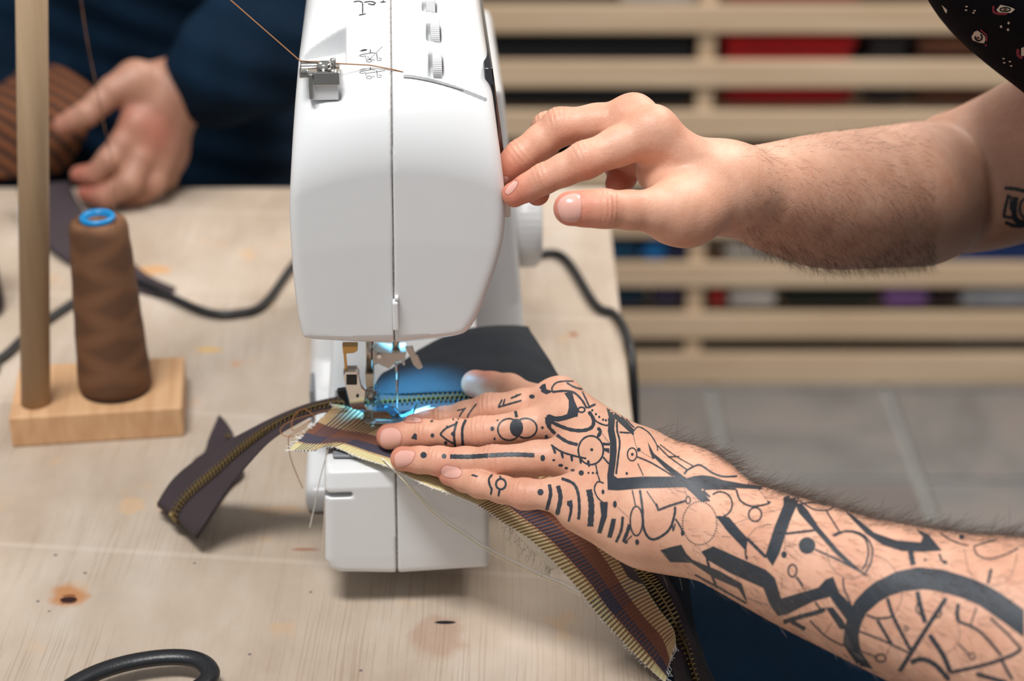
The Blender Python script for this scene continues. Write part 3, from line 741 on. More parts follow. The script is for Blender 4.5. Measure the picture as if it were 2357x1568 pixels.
# chrome thread guide on the left shoulder
a = top_hit(690, 150, .006); b = top_hit(782, 165, .006); gz = b[2]; y0 = b[1] - .004
mobj('thread_guide', join(
    rbox((a[0], y0, gz), (b[0], y0 + .0125, gz + .0012), .0003), rbox((a[0] + .0062, y0 - .0004, gz - .0050), (b[0], y0 + .0006, gz + .0012), .0004),
    rbox((a[0] + .0040, y0 - .0012, gz - .0110), (a[0] + .0056, y0 + .0026, gz + .0006), .0003),
    rbox((a[0], y0 + .0100, gz + .001), (b[0] - .004, y0 + .0125, gz + .0026), .0006), rbox((a[0], y0, gz - .0016), (a[0] + .0040, y0 + .004, gz + .0022), .0006)), 'chrome', mc)
mobj('guide_post', rbox((a[0] + .004, y0 + .001, gz - .012), (b[0] - .001, y0 + .012, gz - .0004)), 'white_plastic', mc)
mobj('guide_screw', lathe([(.0001, .0), (.0030, .0), (.0034, .0008), (.0032, .0022), (.0025, .0027), (.0021, .0019), (.0001, .0019)], 24, 'z', ((a[0] + b[0]) / 2 + .002, y0 + .0055, gz + .0012)), 'chrome', mc, smooth=True)
mobj('guide_peg', cyl((b[0] - .0030, y0 + .0095, gz), (b[0] - .0030, y0 + .0095, gz + .0042), .0013), 'chrome', mc, smooth=True)
GUIDE = [np.array([a[0], y0 + .011, gz + .003]), np.array([b[0], y0 + .0085, gz + .0022])]
# needle works
NY = .045
nx, nz = L(913, 835, NY)[0], L(913, 835, NY)[2]
q = lambda px, py, yl=NY: tuple(L(px, py, yl))
def pxprism(pts, y0, y1, r=0.0003, yl=None):
    yl = (y0 + y1) / 2 if yl is None else yl; return prism([(L(x, y, yl)[0], L(x, y, yl)[2]) for x, y in pts], y0, y1, 'y', r, 1)
mobj('presser_bar', cyl(q(851, 760), q(852, 862), .0020), 'satin_steel', mc, smooth=True)
mobj('presser_bar_clamp', pxprism([(841, 852), (861, 852), (862, 886), (843, 888)], .041, .049), 'satin_steel', mc)
mobj('needle_bar', cyl(q(911, 740), q(911, 830), .0019), 'satin_steel', mc, smooth=True)
mobj('needle', join(cyl(q(911.5, 832), q(912.5, 872), .00062, 10), cyl(q(912.5, 872), q(914.5, 945), .00055, 10, .0003)), 'chrome', mc, smooth=True)
mobj('needle_clamp', join(pxprism([(862, 798), (897, 803), (935, 800), (932, 818), (914, 822), (895, 838), (872, 828), (866, 822)], .040, .0505), pxprism([(858, 800), (868, 800), (873, 828), (864, 834), (858, 828)], .0405, .048)), 'ivory_plastic', mc)
mobj('clamp_collar', cyl(q(911, 814), q(911, 832), .0018), 'satin_steel', mc, smooth=True)
s0 = L(873, 816, .040); mobj('clamp_screw', cyl((s0[0], .0375, s0[2]), (s0[0], .041, s0[2]), .0011, 12), 'chrome', mc)
mobj('needle_thread', cyl(q(919, 800, .047), q(914, 940, .046), .00022, 6), 'brown_thread', mc)
mobj('threader_hook', pxprism([(932, 798), (950, 797), (955, 815), (962, 820), (973, 845), (963, 849), (951, 838), (944, 820)], .038, .0402), 'ivory_plastic', mc)
mobj('threader_hook', pxprism([(917, 820), (926, 812), (933, 839), (928, 841)], .043, .0445), 'ivory_plastic', mc)
mobj('sensor_lever_guide', pxprism([(788, 792), (824, 792), (823, 803), (815, 808), (790, 810)], .036, .041), 'brass_pin', mc)
mobj('sensor_lever', pxprism([(790, 806), (796, 806), (801, 858), (794, 858)], .0378, .0392, .0001), 'brass_pin', mc)
mobj('foot_bracket', pxprism([(790, 862), (796, 853), (820, 853), (826, 862), (832, 888), (842, 900), (839, 930), (848, 941), (812, 941), (806, 930)], .036, .0385), 'chrome', mc)
mobj('bracket_socket', pxprism([(797, 863), (822, 863), (822, 885), (797, 885)], .0352, .0372, .0003, .036), 'black_plastic', mc)
mobj('bracket_cap', pxprism([(790, 857), (796, 849), (822, 849), (828, 860)], .0385, .046), 'satin_steel', mc)
s0 = L(823, 911, .036); mobj('bracket_rivet', cyl((s0[0], .0352, s0[2]), (s0[0], .0364, s0[2]), .0007, 12), 'black_plastic', mc)
mobj('foot_lever', pxprism([(776, 896), (796, 893), (806, 936), (788, 918), (778, 908)], .047, .050), 'black_plastic', mc)
mobj('foot_shank', join(cyl(q(838, 900, .044), q(866, 930, .042), .0017, 12), cyl(q(850, 905, .045), q(858, 912, .038), .0028, 14)), 'satin_steel', mc, smooth=True)
FZ0 = .0862
def fl(px, py): return LZ(px, py, FZ0)
def fz(poly, z0, z1, r=.0003): return prism([(fl(x, y)[0], fl(x, y)[1]) for x, y in poly], z0, z1, 'z', r, 1)
mobj('presser_foot', join(fz([(838, 969), (842, 962), (930, 962), (960, 966), (960, 974), (845, 975)], FZ0 - .0012, FZ0, .0003),
    fz([(838, 962), (858, 962), (858, 946), (842, 948)], FZ0, FZ0 + .0035), pxprism([(857, 947), (892, 947), (903, 962), (857, 963)], .0335, .0345, .0001, .034)), 'satin_steel', mc)
s0 = L(889, 953, .0335); mobj('foot_pin', cyl((s0[0], .0330, s0[2]), (s0[0], .0338, s0[2]), .0008, 12), 'satin_steel', mc)
mobj('clear_guide', join(pxprism([(866, 885), (872, 882), (874, 905), (876, 925), (884, 934), (900, 930), (912, 940), (925, 956), (945, 948), (962, 922), (964, 926), (950, 956), (930, 966), (866, 962)], .0350, .0380, .0004), cyl(q(905, 950, .036), q(905, 950, .034), .0014, 12)), 'clear_plastic', mc)
a = L(766, 1031, .012); b = L(852, 1050, .006)
mobj('needle_plate', prism([(LZ(766, 1052, .0815)[0], LZ(766, 1052, .0815)[1]), (LZ(900, 1052, .0815)[0], LZ(900, 1052, .0815)[1]), (LZ(900, 900, .0815)[0], LZ(900, 900, .0815)[1]), (LZ(772, 900, .0815)[0], LZ(772, 900, .0815)[1])], .0808, .0822, 'z', .0003, 1), 'grey_plate', mc)
mobj('latch_plate', rbox((-.052, .118, .040), (-.0498, .14, .060), .0005), 'grey_plate', mc)
# lamp under the head
t = NT('lamp_glow'); t.set(Emission_Strength=6.0); t.b.inputs['Emission Color'].default_value = (0.45, 0.78, 1.0, 1)
lp = (-.004, .066, .1425)
lo = mobj('lamp_lens', lathe([(.0001, 0), (.0042, 0), (.0048, .0012), (.0048, .012)], 20, 'z', lp), 'lamp_glow', mc, smooth=True)
ld = bpy.data.lights.new('machine_lamp', 'SPOT'); ld.energy = 0.85; ld.color = (0.12, 0.58, 1.0); ld.shadow_soft_size = 0.004; ld.spot_size = R(80); ld.spot_blend = 0.8
lob = bpy.data.objects.new('machine_lamp', ld); link(lob, mc); lob.location = (lp[0], lp[1], lp[2] - .0015)
lob.rotation_euler = (Vector((.006, .050, .08)) - Vector(lp)).to_track_quat('-Z', 'Y').to_euler()

# printed diagrams, slots
ink = Ink(tree_of(*HS), 0.00008)
ink.page(640, 60, 7.128)
for oy, cross in ((0, True), (275, False)):
    if not cross: ink.build('print_mark', 'print_ink', mc)
    ink.line(11, [(1350, 500 + oy), (1340, 485 + oy), (1370, 470 + oy), (1450, 455 + oy), (1530, 440 + oy), (1600, 445 + oy)]); ink.line(9, [(1350, 500 + oy), (1400, 500 + oy), (1430, 490 + oy), (1440, 500 + oy)])
    ink.line(13, [(1615, 445 + oy), (1625, 500 + oy), (1630, 570 + oy)], smooth=False); ink.line(10, [(1440, 500 + oy), (1440, 550 + oy)])
    ink.ring(10, (1495, 570 + oy), 45, 22); ink.line(8, [(1540, 550 + oy), (1580, 550 + oy), (1570, 580 + oy)]); ink.line(9, [(1630, 570 + oy), (1690, 565 + oy), (1695, 530 + oy), (1645, 532 + oy)], smooth=False)
    ink.line(16, [(1515, 380 + oy - (0 if cross else -20)), (1515, 450 + oy)])
    if cross: ink.dots(13, [(1495, 560), (1600, 450), (1720, 330)], 17); ink.line(8, [(1460, 500), (1540, 560)])
    else: ink.line(9, [(1440, 780), (1600, 755), (1760, 730)]); ink.line(8, [(1340, 720), (1440, 695)])
ink.build('print_mark', 'print_ink', mc)
ink.fill([(1335, 412), (1400, 380), (1470, 380), (1450, 405), (1380, 418)]); ink.build('print_mark', 'print_ink', mc)
ink.page(600, 0, 3.364)
for p in ([(720, 15), (760, 10), (790, 20)], [(790, 20), (790, 110)], [(760, 118), (815, 108)], [(800, 20), (850, 12), (890, 25), (860, 40)], [(830, 30), (880, 40)], [(925, 18), (970, 15)], [(950, 2), (950, 15)]): ink.line(9, p)
ink.build('print_mark', 'print_ink', mc)
ink.page(600, 0, 3.364)
ink.line(26, [(1105, 592), (1180, 596), (1320, 625), (1480, 670), (1640, 730), (1750, 775)]); ink.build('lever_slot', 'groove_grey', mc)
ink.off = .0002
ink.line(6, [(1110, 603), (1200, 612), (1340, 640), (1480, 678), (1570, 705)]); ink.build('slot_shadow', 'print_ink', mc)  # dark strip painted on as the shade inside the lever slot
ink.off = .00006
for dx in (0, 22, 44): ink.line(7, [(1130 + dx, 180), (1130 + dx, 215)])
plain('print_tan', S(214, 206, 194), 0.6); ink.build('dial_scale', 'print_tan', mc)

# ------------------------------------------------------------------ the sewing: plaid strip, zipper, denim
def plaid_mat():
    t = NT('plaid'); uv = t.n('UVMap'); sp = t.n('SeparateXYZ'); t.l(uv.outputs[0], sp.inputs[0]); u, v = sp.outputs[0], sp.outputs[1]
    cream, tan, navy, brown = S(228, 216, 160), S(206, 172, 124), S(58, 58, 78), S(124, 74, 54)
    vb = t.ramp(v, [(0.0, S(236, 230, 214)), (0.018, cream), (0.17, tan), (0.20, navy), (0.37, brown), (0.58, tan), (0.95, cream)], 'CONSTANT')
    un = t.math('MULTIPLY', u, 1 / PLEN)
    ub = t.ramp(un, [(0.0, cream), (0.02, navy), (0.065, brown), (0.12, cream), (0.50, brown), (0.80, navy), (0.85, brown), (0.965, cream)], 'CONSTANT')
    ua = t.ramp(un, [(0.0, (0,) * 3), (0.02, (1,) * 3), (0.12, (0.0,) * 3), (0.50, (0.85,) * 3), (0.965, (0,) * 3)], 'CONSTANT')
    rib = t.math('SINE', t.math('MULTIPLY', u, 2 * math.pi / 0.0019)); ribv = t.math('SINE', t.math('MULTIPLY', v, 2 * math.pi * 26))
    f = t.ramp(t.math('ADD', t.math('MULTIPLY', rib, 0.5), 0.5), [(0.45, (0, 0, 0)), (0.65, (1, 1, 1))])
    col = t.mix(t.math('MULTIPLY', f, ua), vb, ub)
    col = t.mix(t.math('MULTIPLY', f, 0.16), col, brown)
    nz = t.noise(t.coord(), 700, 2); col = t.mix(0.25, col, t.mix(1.0, col, t.ramp(nz, [(0.3, (0.6,) * 3), (0.7, (1,) * 3)]), 'MULTIPLY'))
    t.color(col); t.set(Roughness=0.75); t.b.inputs['Sheen Weight'].default_value = 0.1
    t.bump(t.math('ADD', rib, t.math('MULTIPLY', ribv, 0.4)), 0.00022, 0.7)
def weave(name, a, b, sc=1400, rough=0.85, bump=0.0003):
    t = NT(name); uv = t.coord(); w = t.n('TexWave'); w.wave_type = 'BANDS'; w.bands_direction = 'DIAGONAL'; w.inputs['Scale'].default_value = sc / 6.28; w.inputs['Distortion'].default_value = 1.5
    t.l(uv, w.inputs['Vector']); n = t.noise(uv, 60, 4)
    col = t.mix(t.math('MULTIPLY', w.outputs[1], 0.6), a, b); col = t.mix(t.ramp(n, [(0.35, (0, 0, 0)), (0.7, (0.4,) * 3)]), col, b); t.color(col); t.set(Roughness=rough); t.bump(w.outputs[1], bump, 0.8)
weave('denim', S(18, 26, 36), S(36, 44, 53)); weave('zip_tape', S(50, 39, 44), S(66, 53, 58), 2600, 0.8)
weave('lining', S(206, 198, 180), S(226, 220, 206), 2000)
plain('brass', S(150, 128, 88), 0.36, 1.0); plain('white_thread', S(242, 240, 232), 0.7); plain('cream_thread', S(236, 226, 196), 0.7); plain('tan_thread', S(150, 98, 50), 0.7); plain('white_cloth', S(240, 240, 236), 0.8, var=0.03)
Z = at_z
def secs(L_): return [[Z(*a) for a in row] for row in L_]
# plaid strip: sections from its left end to the right end; points run near edge -> far edge (px, py, height)
PL = [
 [(663, 1036, .0800), (700, 1000, .0860), (740, 962, .0880), (772, 930, .0860)],
 [(690, 1037, .0830), (730, 1008, .0875), (775, 975, .0882), (812, 940, .0855)],
 [(725, 1036, .0850), (765, 1010, .0872), (812, 985, .0868), (850, 955, .0842)],
 [(765, 1028, .0850), (805, 1012, .0868), (850, 992, .0858), (895, 966, .0840)],
 [(830, 1054, .0835), (870, 1030, .0845), (910, 1005, .0842), (955, 972, .0840)],
 [(895, 1075, .0830), (940, 1050, .0838), (990, 1015, .0838), (1040, 965, .0840)],
 [(980, 1117, .0822), (1030, 1080, .0832), (1090, 1035, .0836), (1150, 975, .0838)],
 [(1046, 1140, .0800), (1110, 1100, .0815), (1180, 1055, .0822), (1250, 1000, .0830)],
 [(1105, 1166, .0760), (1180, 1130, .0775), (1260, 1090, .0790), (1340, 1050, .0800)],
 [(1156, 1202, .0700), (1230, 1175, .0720), (1310, 1150, .0735), (1390, 1120, .0745)],
 [(1233, 1253, .0580), (1295, 1235, .0610), (1360, 1215, .0630), (1425, 1195, .0640)],
 [(1323, 1347, .0370), (1370, 1320, .0420), (1415, 1300, .0450), (1455, 1285, .0470)],
 [(1377, 1416, .0240), (1415, 1385, .0290), (1452, 1362, .0320), (1484, 1348, .0340)],
 [(1428, 1472, .0150), (1460, 1440, .0200), (1490, 1415, .0230), (1516, 1400, .0250)],
 [(1473, 1519, .0090), (1502, 1490, .0130), (1530, 1462, .0160), (1550, 1448, .0180)],
 [(1532, 1572, .0040), (1538, 1545, .0065), (1545, 1515, .0100), (1556, 1484, .0130)]]
g, uv, G, N = sheet(secs(PL), 8, 8, .0007)
PLEN = max(q_[0] for q_ in uv); plaid_mat()
pl = mobj('plaid_strip', g, 'plaid', smooth=True, uv=uv)
tag(pl, 'plaid cloth strip in cream, navy and brown under the tattooed fingers', 'cloth')
fr = []
for i in range(46):                                     # frayed threads at both ends
    e_, row = (0, G[0]) if i < 26 else (-1, G[-1]); s_ = random.random(); j = s_ * (len(row) - 1); p = row[int(j)] + (row[min(int(j) + 1, len(row) - 1)] - row[int(j)]) * (j % 1)
    dr = (row - G[1 if e_ == 0 else -2])[int(j)]; dr = dr / np.linalg.norm(dr); ln_ = random.uniform(.001, .0032)
    fr.append(tube([p - dr * .001, p + dr * ln_ * .6 + RNG.normal(0, .0004, 3), p + dr * ln_ + RNG.normal(0, .0008, 3)], .00014, 4))
for i in range(160):                                    # fuzz along the near edge
    j = int(random.random() * (len(G) - 1)); p = G[j, 0]; dr = G[j, 0] - G[j, 2]; dr /= np.linalg.norm(dr)
    fr.append(tube([p, p + dr * random.uniform(.0003, .001) + RNG.normal(0, .0004, 3)], .00012, 4))
o = mobj('frayed_edge', join(*fr), 'white_thread', pl); tag(o, kind='stuff')
# zipper
zp = empty('zipper', Z(450, 1180, 0), label='dark brown zipper with brass teeth running under the presser foot', cat='zipper')
bpy.context.view_layer.update()
def wpart(o, p): o.matrix_parent_inverse = p.matrix_basis.inverted(); return o
ZA = [
 [(1140, 940, .0850), (1130, 915, .0870), (1122, 895, .0880)],
 [(1085, 935, .0852), (1078, 915, .0866), (1072, 898, .0870)],
 [(1000, 938, .0848), (998, 919, .0856), (996, 900, .0862)],
 [(900, 950, .0846), (898, 926, .0852), (896, 906, .0856)],
 [(810, 955, .0845), (806, 930, .0850), (802, 908, .0852)],
 [(745, 948, .0825), (760, 931, .0838), (785, 911, .0842)],
 [(682, 975, .0775), (694, 950, .0788), (708, 929, .0795)],
 [(619, 1016, .0680), (626, 984, .0700), (632, 959, .0710)],
 [(558, 1082, .0500), (556, 1034, .0540), (555, 998, .0560)],
 [(522, 1128, .0380), (506, 1078, .0420), (497, 1030, .0440)],
 [(489, 1176, .0270), (458, 1118, .0300), (440, 1066, .0320)],
 [(462, 1218, .0180), (420, 1155, .0200), (395, 1106, .0220)],
 [(450, 1237, .0115), (403, 1187, .0130), (365, 1152, .0150)],
 [(452, 1240, .0060), (404, 1195, .0070), (361, 1162, .0090)]]
g, uv, GZ, NZ = sheet(secs(ZA), 8, 6, .0007); wpart(mobj('zipper_tape', g, 'zip_tape', zp, smooth=True, uv=uv), zp)
ZT = [[(560, 1085, .0045), (520, 1060, .0045), (470, 1040, .0050)], [(545, 1050, .0060), (515, 1030, .0065), (480, 1010, .0075)], [(540, 1010, .0090), (520, 990, .0110), (497, 970, .0125)], [(536, 995, .0100), (521, 972, .0130), (504, 954, .0150)]]
ZT2 = [[(455, 1238, .0042), (405, 1195, .0050), (362, 1164, .0060)], [(490, 1180, .0018), (450, 1140, .0018), (412, 1110, .0020)], [(530, 1120, .0028), (490, 1085, .0028), (445, 1060, .0030)], [(560, 1085, .0045), (520, 1060, .0045), (470, 1040, .0050)]]
g, uv, _, _ = sheet(secs(ZT2 + ZT[1:]), 6, 6, .0007); wpart(mobj('zipper_tail', g, 'zip_tape', zp, smooth=True, uv=uv), zp)
p = Z(524, 1004, .0125); wpart(mobj('end_stop', rbox(p - (.0016, .0012, .0008), p + (.0016, .0012, .0012), .0006), 'brass', zp), zp)
tooth = mobj('tooth', join(rbox((-.00045, -.0014, -.0006), (.00045, .0022, .0008), .0002, 1), rbox((-.0006, -.0018, -.0004), (.0006, -.0010, .0010), .0002, 1)), 'brass', mesh_only=True)
def teeth(Gr, Nr, root, pitch, mid, gap=.0013, rows=(-1, 1), start=0.0, stop=1.0):
    line = Gr[:, mid]; d = np.concatenate([[0], np.cumsum(np.linalg.norm(np.diff(line, axis=0), axis=1))]); k = 0
    for s_ in np.arange(d[-1] * start, d[-1] * stop, pitch):
        for r_ in rows:
            ss = s_ + (pitch / 2 if r_ > 0 else 0); i = min(int(np.searchsorted(d, ss)), len(d) - 1); i = max(i, 1); w_ = (ss - d[i - 1]) / (d[i] - d[i - 1] + 1e-9)
            p = line[i - 1] * (1 - w_) + line[i] * w_; T = line[min(i + 4, len(line) - 1)] - line[max(i - 5, 0)]; T = T / np.linalg.norm(T); nn = Nr[max(i - 5, 0):i + 5, mid].mean(0); A = np.cross(nn, T); A /= np.linalg.norm(A); nn = np.cross(T, A)
            yv = A * r_; xv = np.cross(yv, nn); M = Matrix([[xv[0], yv[0], nn[0], 0], [xv[1], yv[1], nn[1], 0], [xv[2], yv[2], nn[2], 0], [0, 0, 0, 1]]); pp = p + nn * .0006 + yv * gap
            M.translation = Vector(pp); to = link(bpy.data.objects.new('tooth', tooth), root); to.matrix_parent_inverse = root.matrix_basis.inverted(); to.matrix_basis = M; k += 1
    return k
teeth(GZ, NZ, zp, .00245, 6)
# denim garment
dn = empty('denim_garment', Z(1200, 850, .08), label='dark denim piece behind the tattooed hand, blue where the lamp shines', cat='garment')
bpy.context.view_layer.update()
DN = [
 [(855, 908, .0852), (930, 908, .0862), (1010, 904, .0870), (1090, 900, .0885), (1200, 905, .0880), (1330, 930, .0860)],
 [(862, 885, .0858), (935, 880, .0880), (1015, 868, .0895), (1100, 862, .0905), (1200, 870, .0890), (1315, 900, .0850)],
 [(878, 862, .0862), (950, 842, .0890), (1030, 828, .0920), (1110, 820, .0925), (1195, 828, .0900), (1292, 872, .0840)],
 [(915, 838, .0860), (980, 810, .0890), (1050, 790, .0930), (1120, 782, .0940), (1190, 788, .0910), (1262, 825, .0840)],
 [(965, 805, .0850), (1010, 782, .0880), (1065, 765, .0920), (1120, 757, .0930), (1180, 757, .0905), (1228, 772, .0840)],
 [(985, 800, .0840), (1020, 775, .0850), (1070, 758, .0885), (1120, 750, .0890), (1175, 749, .0870), (1216, 753, .0830)]]
g, uv, _, _ = sheet(secs(DN), 7, 6, .0011, .0005, 3); wpart(mobj('denim_panel', g, 'denim', dn, smooth=True, uv=uv), dn)
DR = [
 [(1345, 1215, .0600), (1420, 1220, .0640), (1500, 1250, .0640), (1575, 1270, .0560)],
 [(1400, 1300, .0430), (1465, 1290, .0450), (1530, 1290, .0440), (1582, 1305, .0380)],
 [(1440, 1360, .0270), (1500, 1350, .0290), (1550, 1345, .0280), (1588, 1360, .0220)],
 [(1485, 1430, .0120), (1535, 1412, .0140), (1572, 1408, .0120), (1596, 1420, .0050)],
 [(1520, 1490, .0030), (1560, 1470, .0030), (1590, 1468, -.0020), (1612, 1480, -.0120)],
 [(1545, 1540, .0015), (1580, 1530, -.0010), (1605, 1530, -.0110), (1635, 1545, -.0250)],
 [(1560, 1600, -.0010), (1600, 1600, -.0120), (1635, 1610, -.0280), (1680, 1630, -.0450)]]
g, uv, GD, ND = sheet(secs(DR), 7, 6, .0011, .0004, 5); wpart(mobj('denim_panel', g, 'denim', dn, smooth=True, uv=uv), dn)
# second zipper half, sewn along the denim's left edge
z2 = empty('zipper', Z(1540, 1400, .02), label='black brown zipper half with brass teeth beside the plaid strip', cat='zipper')
bpy.context.view_layer.update()
ZR = [[(1395, 1235, .0610), (1430, 1240, .0660), (1470, 1250, .0670)], [(1430, 1300, .0460), (1474, 1304, .0480), (1515, 1300, .0480)], [(1462, 1358, .0310), (1508, 1350, .0330), (1548, 1345, .0320)],
      [(1490, 1412, .0190), (1536, 1399, .0200), (1572, 1396, .0180)], [(1515, 1462, .0090), (1558, 1452, .0090), (1590, 1448, .0060)], [(1535, 1505, .0055), (1577, 1495, .0035), (1606, 1494, -.0020)], [(1550, 1545, .0045), (1592, 1545, -.0050), (1625, 1548, -.0140)], [(1565, 1600, .0020), (1610, 1600, -.0140), (1650, 1605, -.0260)]]
g, uv, GR, NR_ = sheet(secs(ZR), 8, 6, .0007); wpart(mobj('zipper_tape', g, 'zip_tape', z2, smooth=True, uv=uv), z2)
teeth(GR, NR_, z2, .00245, 6, start=.12)
# white lining
ln0 = [[(930, 958, .0840), (950, 945, .0848)], [(985, 950, .0842), (1000, 932, .0850)], [(1040, 945, .0842), (1060, 926, .0850)], [(1095, 940, .0840), (1110, 922, .0846)]]
g, uv, _, _ = sheet([[Z(*a), (Z(*a) + Z(*b)) / 2, Z(*b)] for a, b in ln0], 6, 3, .0004); wl_ = mobj('white_facing', g, 'white_cloth', smooth=True, uv=uv); tag(wl_, 'small white cloth facing between zipper and index finger', 'cloth')
lf = [[(1160, 1195, .0600), (1190, 1200, .0640), (1215, 1190, .0660)], [(1195, 1235, .0500), (1225, 1235, .0540), (1250, 1225, .0560)], [(1235, 1275, .0420), (1262, 1270, .0450), (1285, 1262, .0470)], [(1270, 1312, .0330), (1290, 1305, .0360), (1310, 1300, .0380)]]
g, uv, GL, _ = sheet(secs(lf), 6, 6, .0005); li = mobj('frayed_lining', g, 'lining', smooth=True, uv=uv); tag(li, 'cream frayed lining scrap hanging below the plaid strip', 'cloth')
fr = []
for i in range(34):
    p = GL[int(random.random() * (len(GL) - 1)), 0]; l_ = random.uniform(.002, .010); fr.append(tube(crom([p, p + (RNG.normal(-.0005, .001), -.001, -l_ * .5), p + (RNG.normal(-.001, .0015), -.001, -l_)], 3), .00022, 4))
o = mobj('loose_threads', join(*fr), 'lining', li); tag(o, kind='stuff')
# loose threads
def thread(pts, r, mat, label, sm=8):
    o = mobj('thread', tube(crom([Z(*p) for p in pts], sm), r, 6), mat, smooth=True); return tag(o, label, 'thread')
thread([(880, 1055, .0850), (918, 1093, .0825), (960, 1135, .0700), (1010, 1185, .0560), (1070, 1225, .0480), (1125, 1262, .0420), (1180, 1290, .0380), (1240, 1318, .0340), (1300, 1345, .0320), (1345, 1372, .0290)], .00038, 'white_thread', 'white thread crossing the machine arm to the plaid edge, upper of two')
thread([(885, 1060, .0850), (924, 1101, .0815), (962, 1143, .0690), (1006, 1189, .0550), (1066, 1231, .0470), (1122, 1268, .0410), (1176, 1297, .0370), (1238, 1325, .0330), (1298, 1350, .0310), (1338, 1374, .0290)], .00034, 'cream_thread', 'cream thread crossing the machine arm beside the white one')
thread([(757, 1030, .0835), (748, 1060, .0760), (735, 1110, .0600), (724, 1165, .0430), (713, 1215, .0290)], .00026, 'white_thread', 'short white thread hanging slanted off the strip corner')
thread([(752, 1032, .0835), (749, 1080, .0700), (748, 1150, .0500), (745, 1220, .0310), (741, 1275, .0150)], .00026, 'cream_thread', 'long cream thread hanging straight along the arm corner')
thread([(800, 940, .0870), (752, 945, .0890), (715, 955, .0860), (668, 970, .0800), (645, 990, .0780), (660, 1005, .0780), (700, 998, .0800), (725, 965, .0830), (700, 942, .0830), (676, 960, .0820), (672, 990, .0800), (690, 985, .0800), (715, 968, .0830), (700, 985, .0810), (672, 1000, .0790), (664, 1010, .0770), (668, 1050, .0650), (682, 1090, .0530), (697, 1124, .0440)], .00022, 'tan_thread', 'tangled tan thread looping at the left end of the strip')
EYE = at_d(105, -366, 1.10); pth = [EYE, at_d(365, -145, .985)]
o = mobj('thread', tube(pth + [wl(GUIDE[0]), wl(GUIDE[1]), wl(top_hit(850, 150, .0015)), wl(top_hit(905, 160, .0006)), wl(top_hit(928, 166, .0))], .00028, 6), 'tan_thread', smooth=True); tag(o, 'taut tan thread from above left into the chrome guide', 'thread')
o = mobj('thread', tube(crom([EYE, at_d(150, -200, 1.13), at_d(180, -40, 1.16), at_d(200, 90, 1.165), at_d(222, 200, 1.17), at_d(240, 290, 1.175), at_d(262, 400, 1.18), at_z(262, 512, ct[2] + .004)], 6), .00035, 6), 'brown_thread', smooth=True); tag(o, 'dark thread rising from the brown cone past the blurred hand', 'thread')
e0 = inloc(st, d1); e1 = inloc(st, EYE); mobj('wire_eyelet', tube(crom([e0 - (0, 0, .012), e0 * .6 + e1 * .4, e1 + (0, 0, -.003), e1 + (.003, 0, 0), e1 + (0, 0, .003), e1 + (-.002, 0, 0)], 6), .0009, 8), 'chrome', st, smooth=True)

# ------------------------------------------------------------------ skin
def skin(name, base, dark, red):
    t = NT(name); c = t.coord(); f = t.noise(c, 55, 5, 0.6); col = t.ramp(f, [(0.3, dark), (0.7, base)])
    at = t.n('Attribute'); at.attribute_name = 'tint'; col = t.mix(t.math('MULTIPLY', at.outputs['Fac'], 1.0, True), col, red)
    sp = t.noise(c, 420, 3); col = t.mix(t.ramp(sp, [(0.55, (0, 0, 0)), (0.8, (0.25,) * 3)]), col, red)
    t.color(col); t.set(Roughness=0.5); t.b.inputs['Subsurface Weight'].default_value = 0.18; t.b.inputs['Subsurface Radius'].default_value = (1.0, 0.35, 0.18); t.b.inputs['Subsurface Scale'].default_value = 0.003
    v = t.n('TexVoronoi'); v.inputs['Scale'].default_value = 900; t.l(c, v.inputs['Vector'])
    t.bump(t.math('ADD', t.math('MULTIPLY', v.outputs[0], 0.5), t.noise(c, 260, 3)), 0.00022, 0.55)
skin('skin', S(224, 175, 149), S(206, 152, 125), S(202, 106, 84)); skin('skin_shaded', S(176, 132, 110), S(160, 114, 94), S(168, 88, 72))  # second person's skin, its colour darkened to stand in for shade on that hand
t = NT('nail'); t.color(S(222, 168, 154)); t.set(Roughness=0.22); t.b.inputs['Subsurface Weight'].default_value = 0.1; t.b.inputs['Subsurface Scale'].default_value = 0.002
plain('tattoo_ink', S(44, 50, 58), 0.5, var=0.12, vscale=300, bump=0.0001, bscale=900); plain('arm_hair', S(74, 56, 44), 0.5); plain('arm_hair_brown', S(84, 54, 34), 0.6)
A = lambda *p: np.array(at_z(*p)); D = lambda *p: np.array(at_d(*p))
pr = empty('person', (0.42, 0.80, FZ), label='person in dark shirt and jeans, tattooed arm guiding cloth, other hand at the machine', cat='person')
bpy.context.view_layer.update()
UP = np.array([0, -0.35, 0.94])
# --- tattooed left arm
v = Vox((-.082, .545, .050), (.300, .870, .158), .0008)
# carpus and back of the hand
MC = {'i': A(1288, 925, .110), 'm': A(1312, 967, .1085), 'r': A(1338, 1046, .1040), 'p': A(1352, 1140, .0985)}
W = A(1562, 1172, .0985)
v.cone(MC['i'], A(1485, 1078, .108), .0098, .0135, .010); v.cone(MC['m'], A(1490, 1105, .109), .0098, .0130, .010)
v.cone(MC['r'], A(1490, 1140, .106), .0095, .0130, .010); v.cone(MC['p'], A(1482, 1185, .102), .0095, .0135, .010)
v.cone(A(1335, 1172, .0945), A(1480, 1228, .0930), .0108, .0145, .010)
v.cone(A(1300, 985, .100), A(1470, 1110, .098), .0095, .0150, .010); v.cone(A(1330, 1080, .0955), A(1470, 1160, .096), .0090, .0150, .010)
v.cone(A(1485, 1090, .104), W, .0160, .0225, .014); v.cone(A(1480, 1190, .099), W, .0150, .0225, .014)
arm = [W, A(1700, 1238, .099), A(1850, 1302, .100), A(2000, 1360, .100), A(2200, 1425, .099), A(2380, 1478, .098), A(2600, 1550, .098)]
v.limb(arm, [.0240, .0248, .0276, .0300, .0352, .0415, .0440], .012)
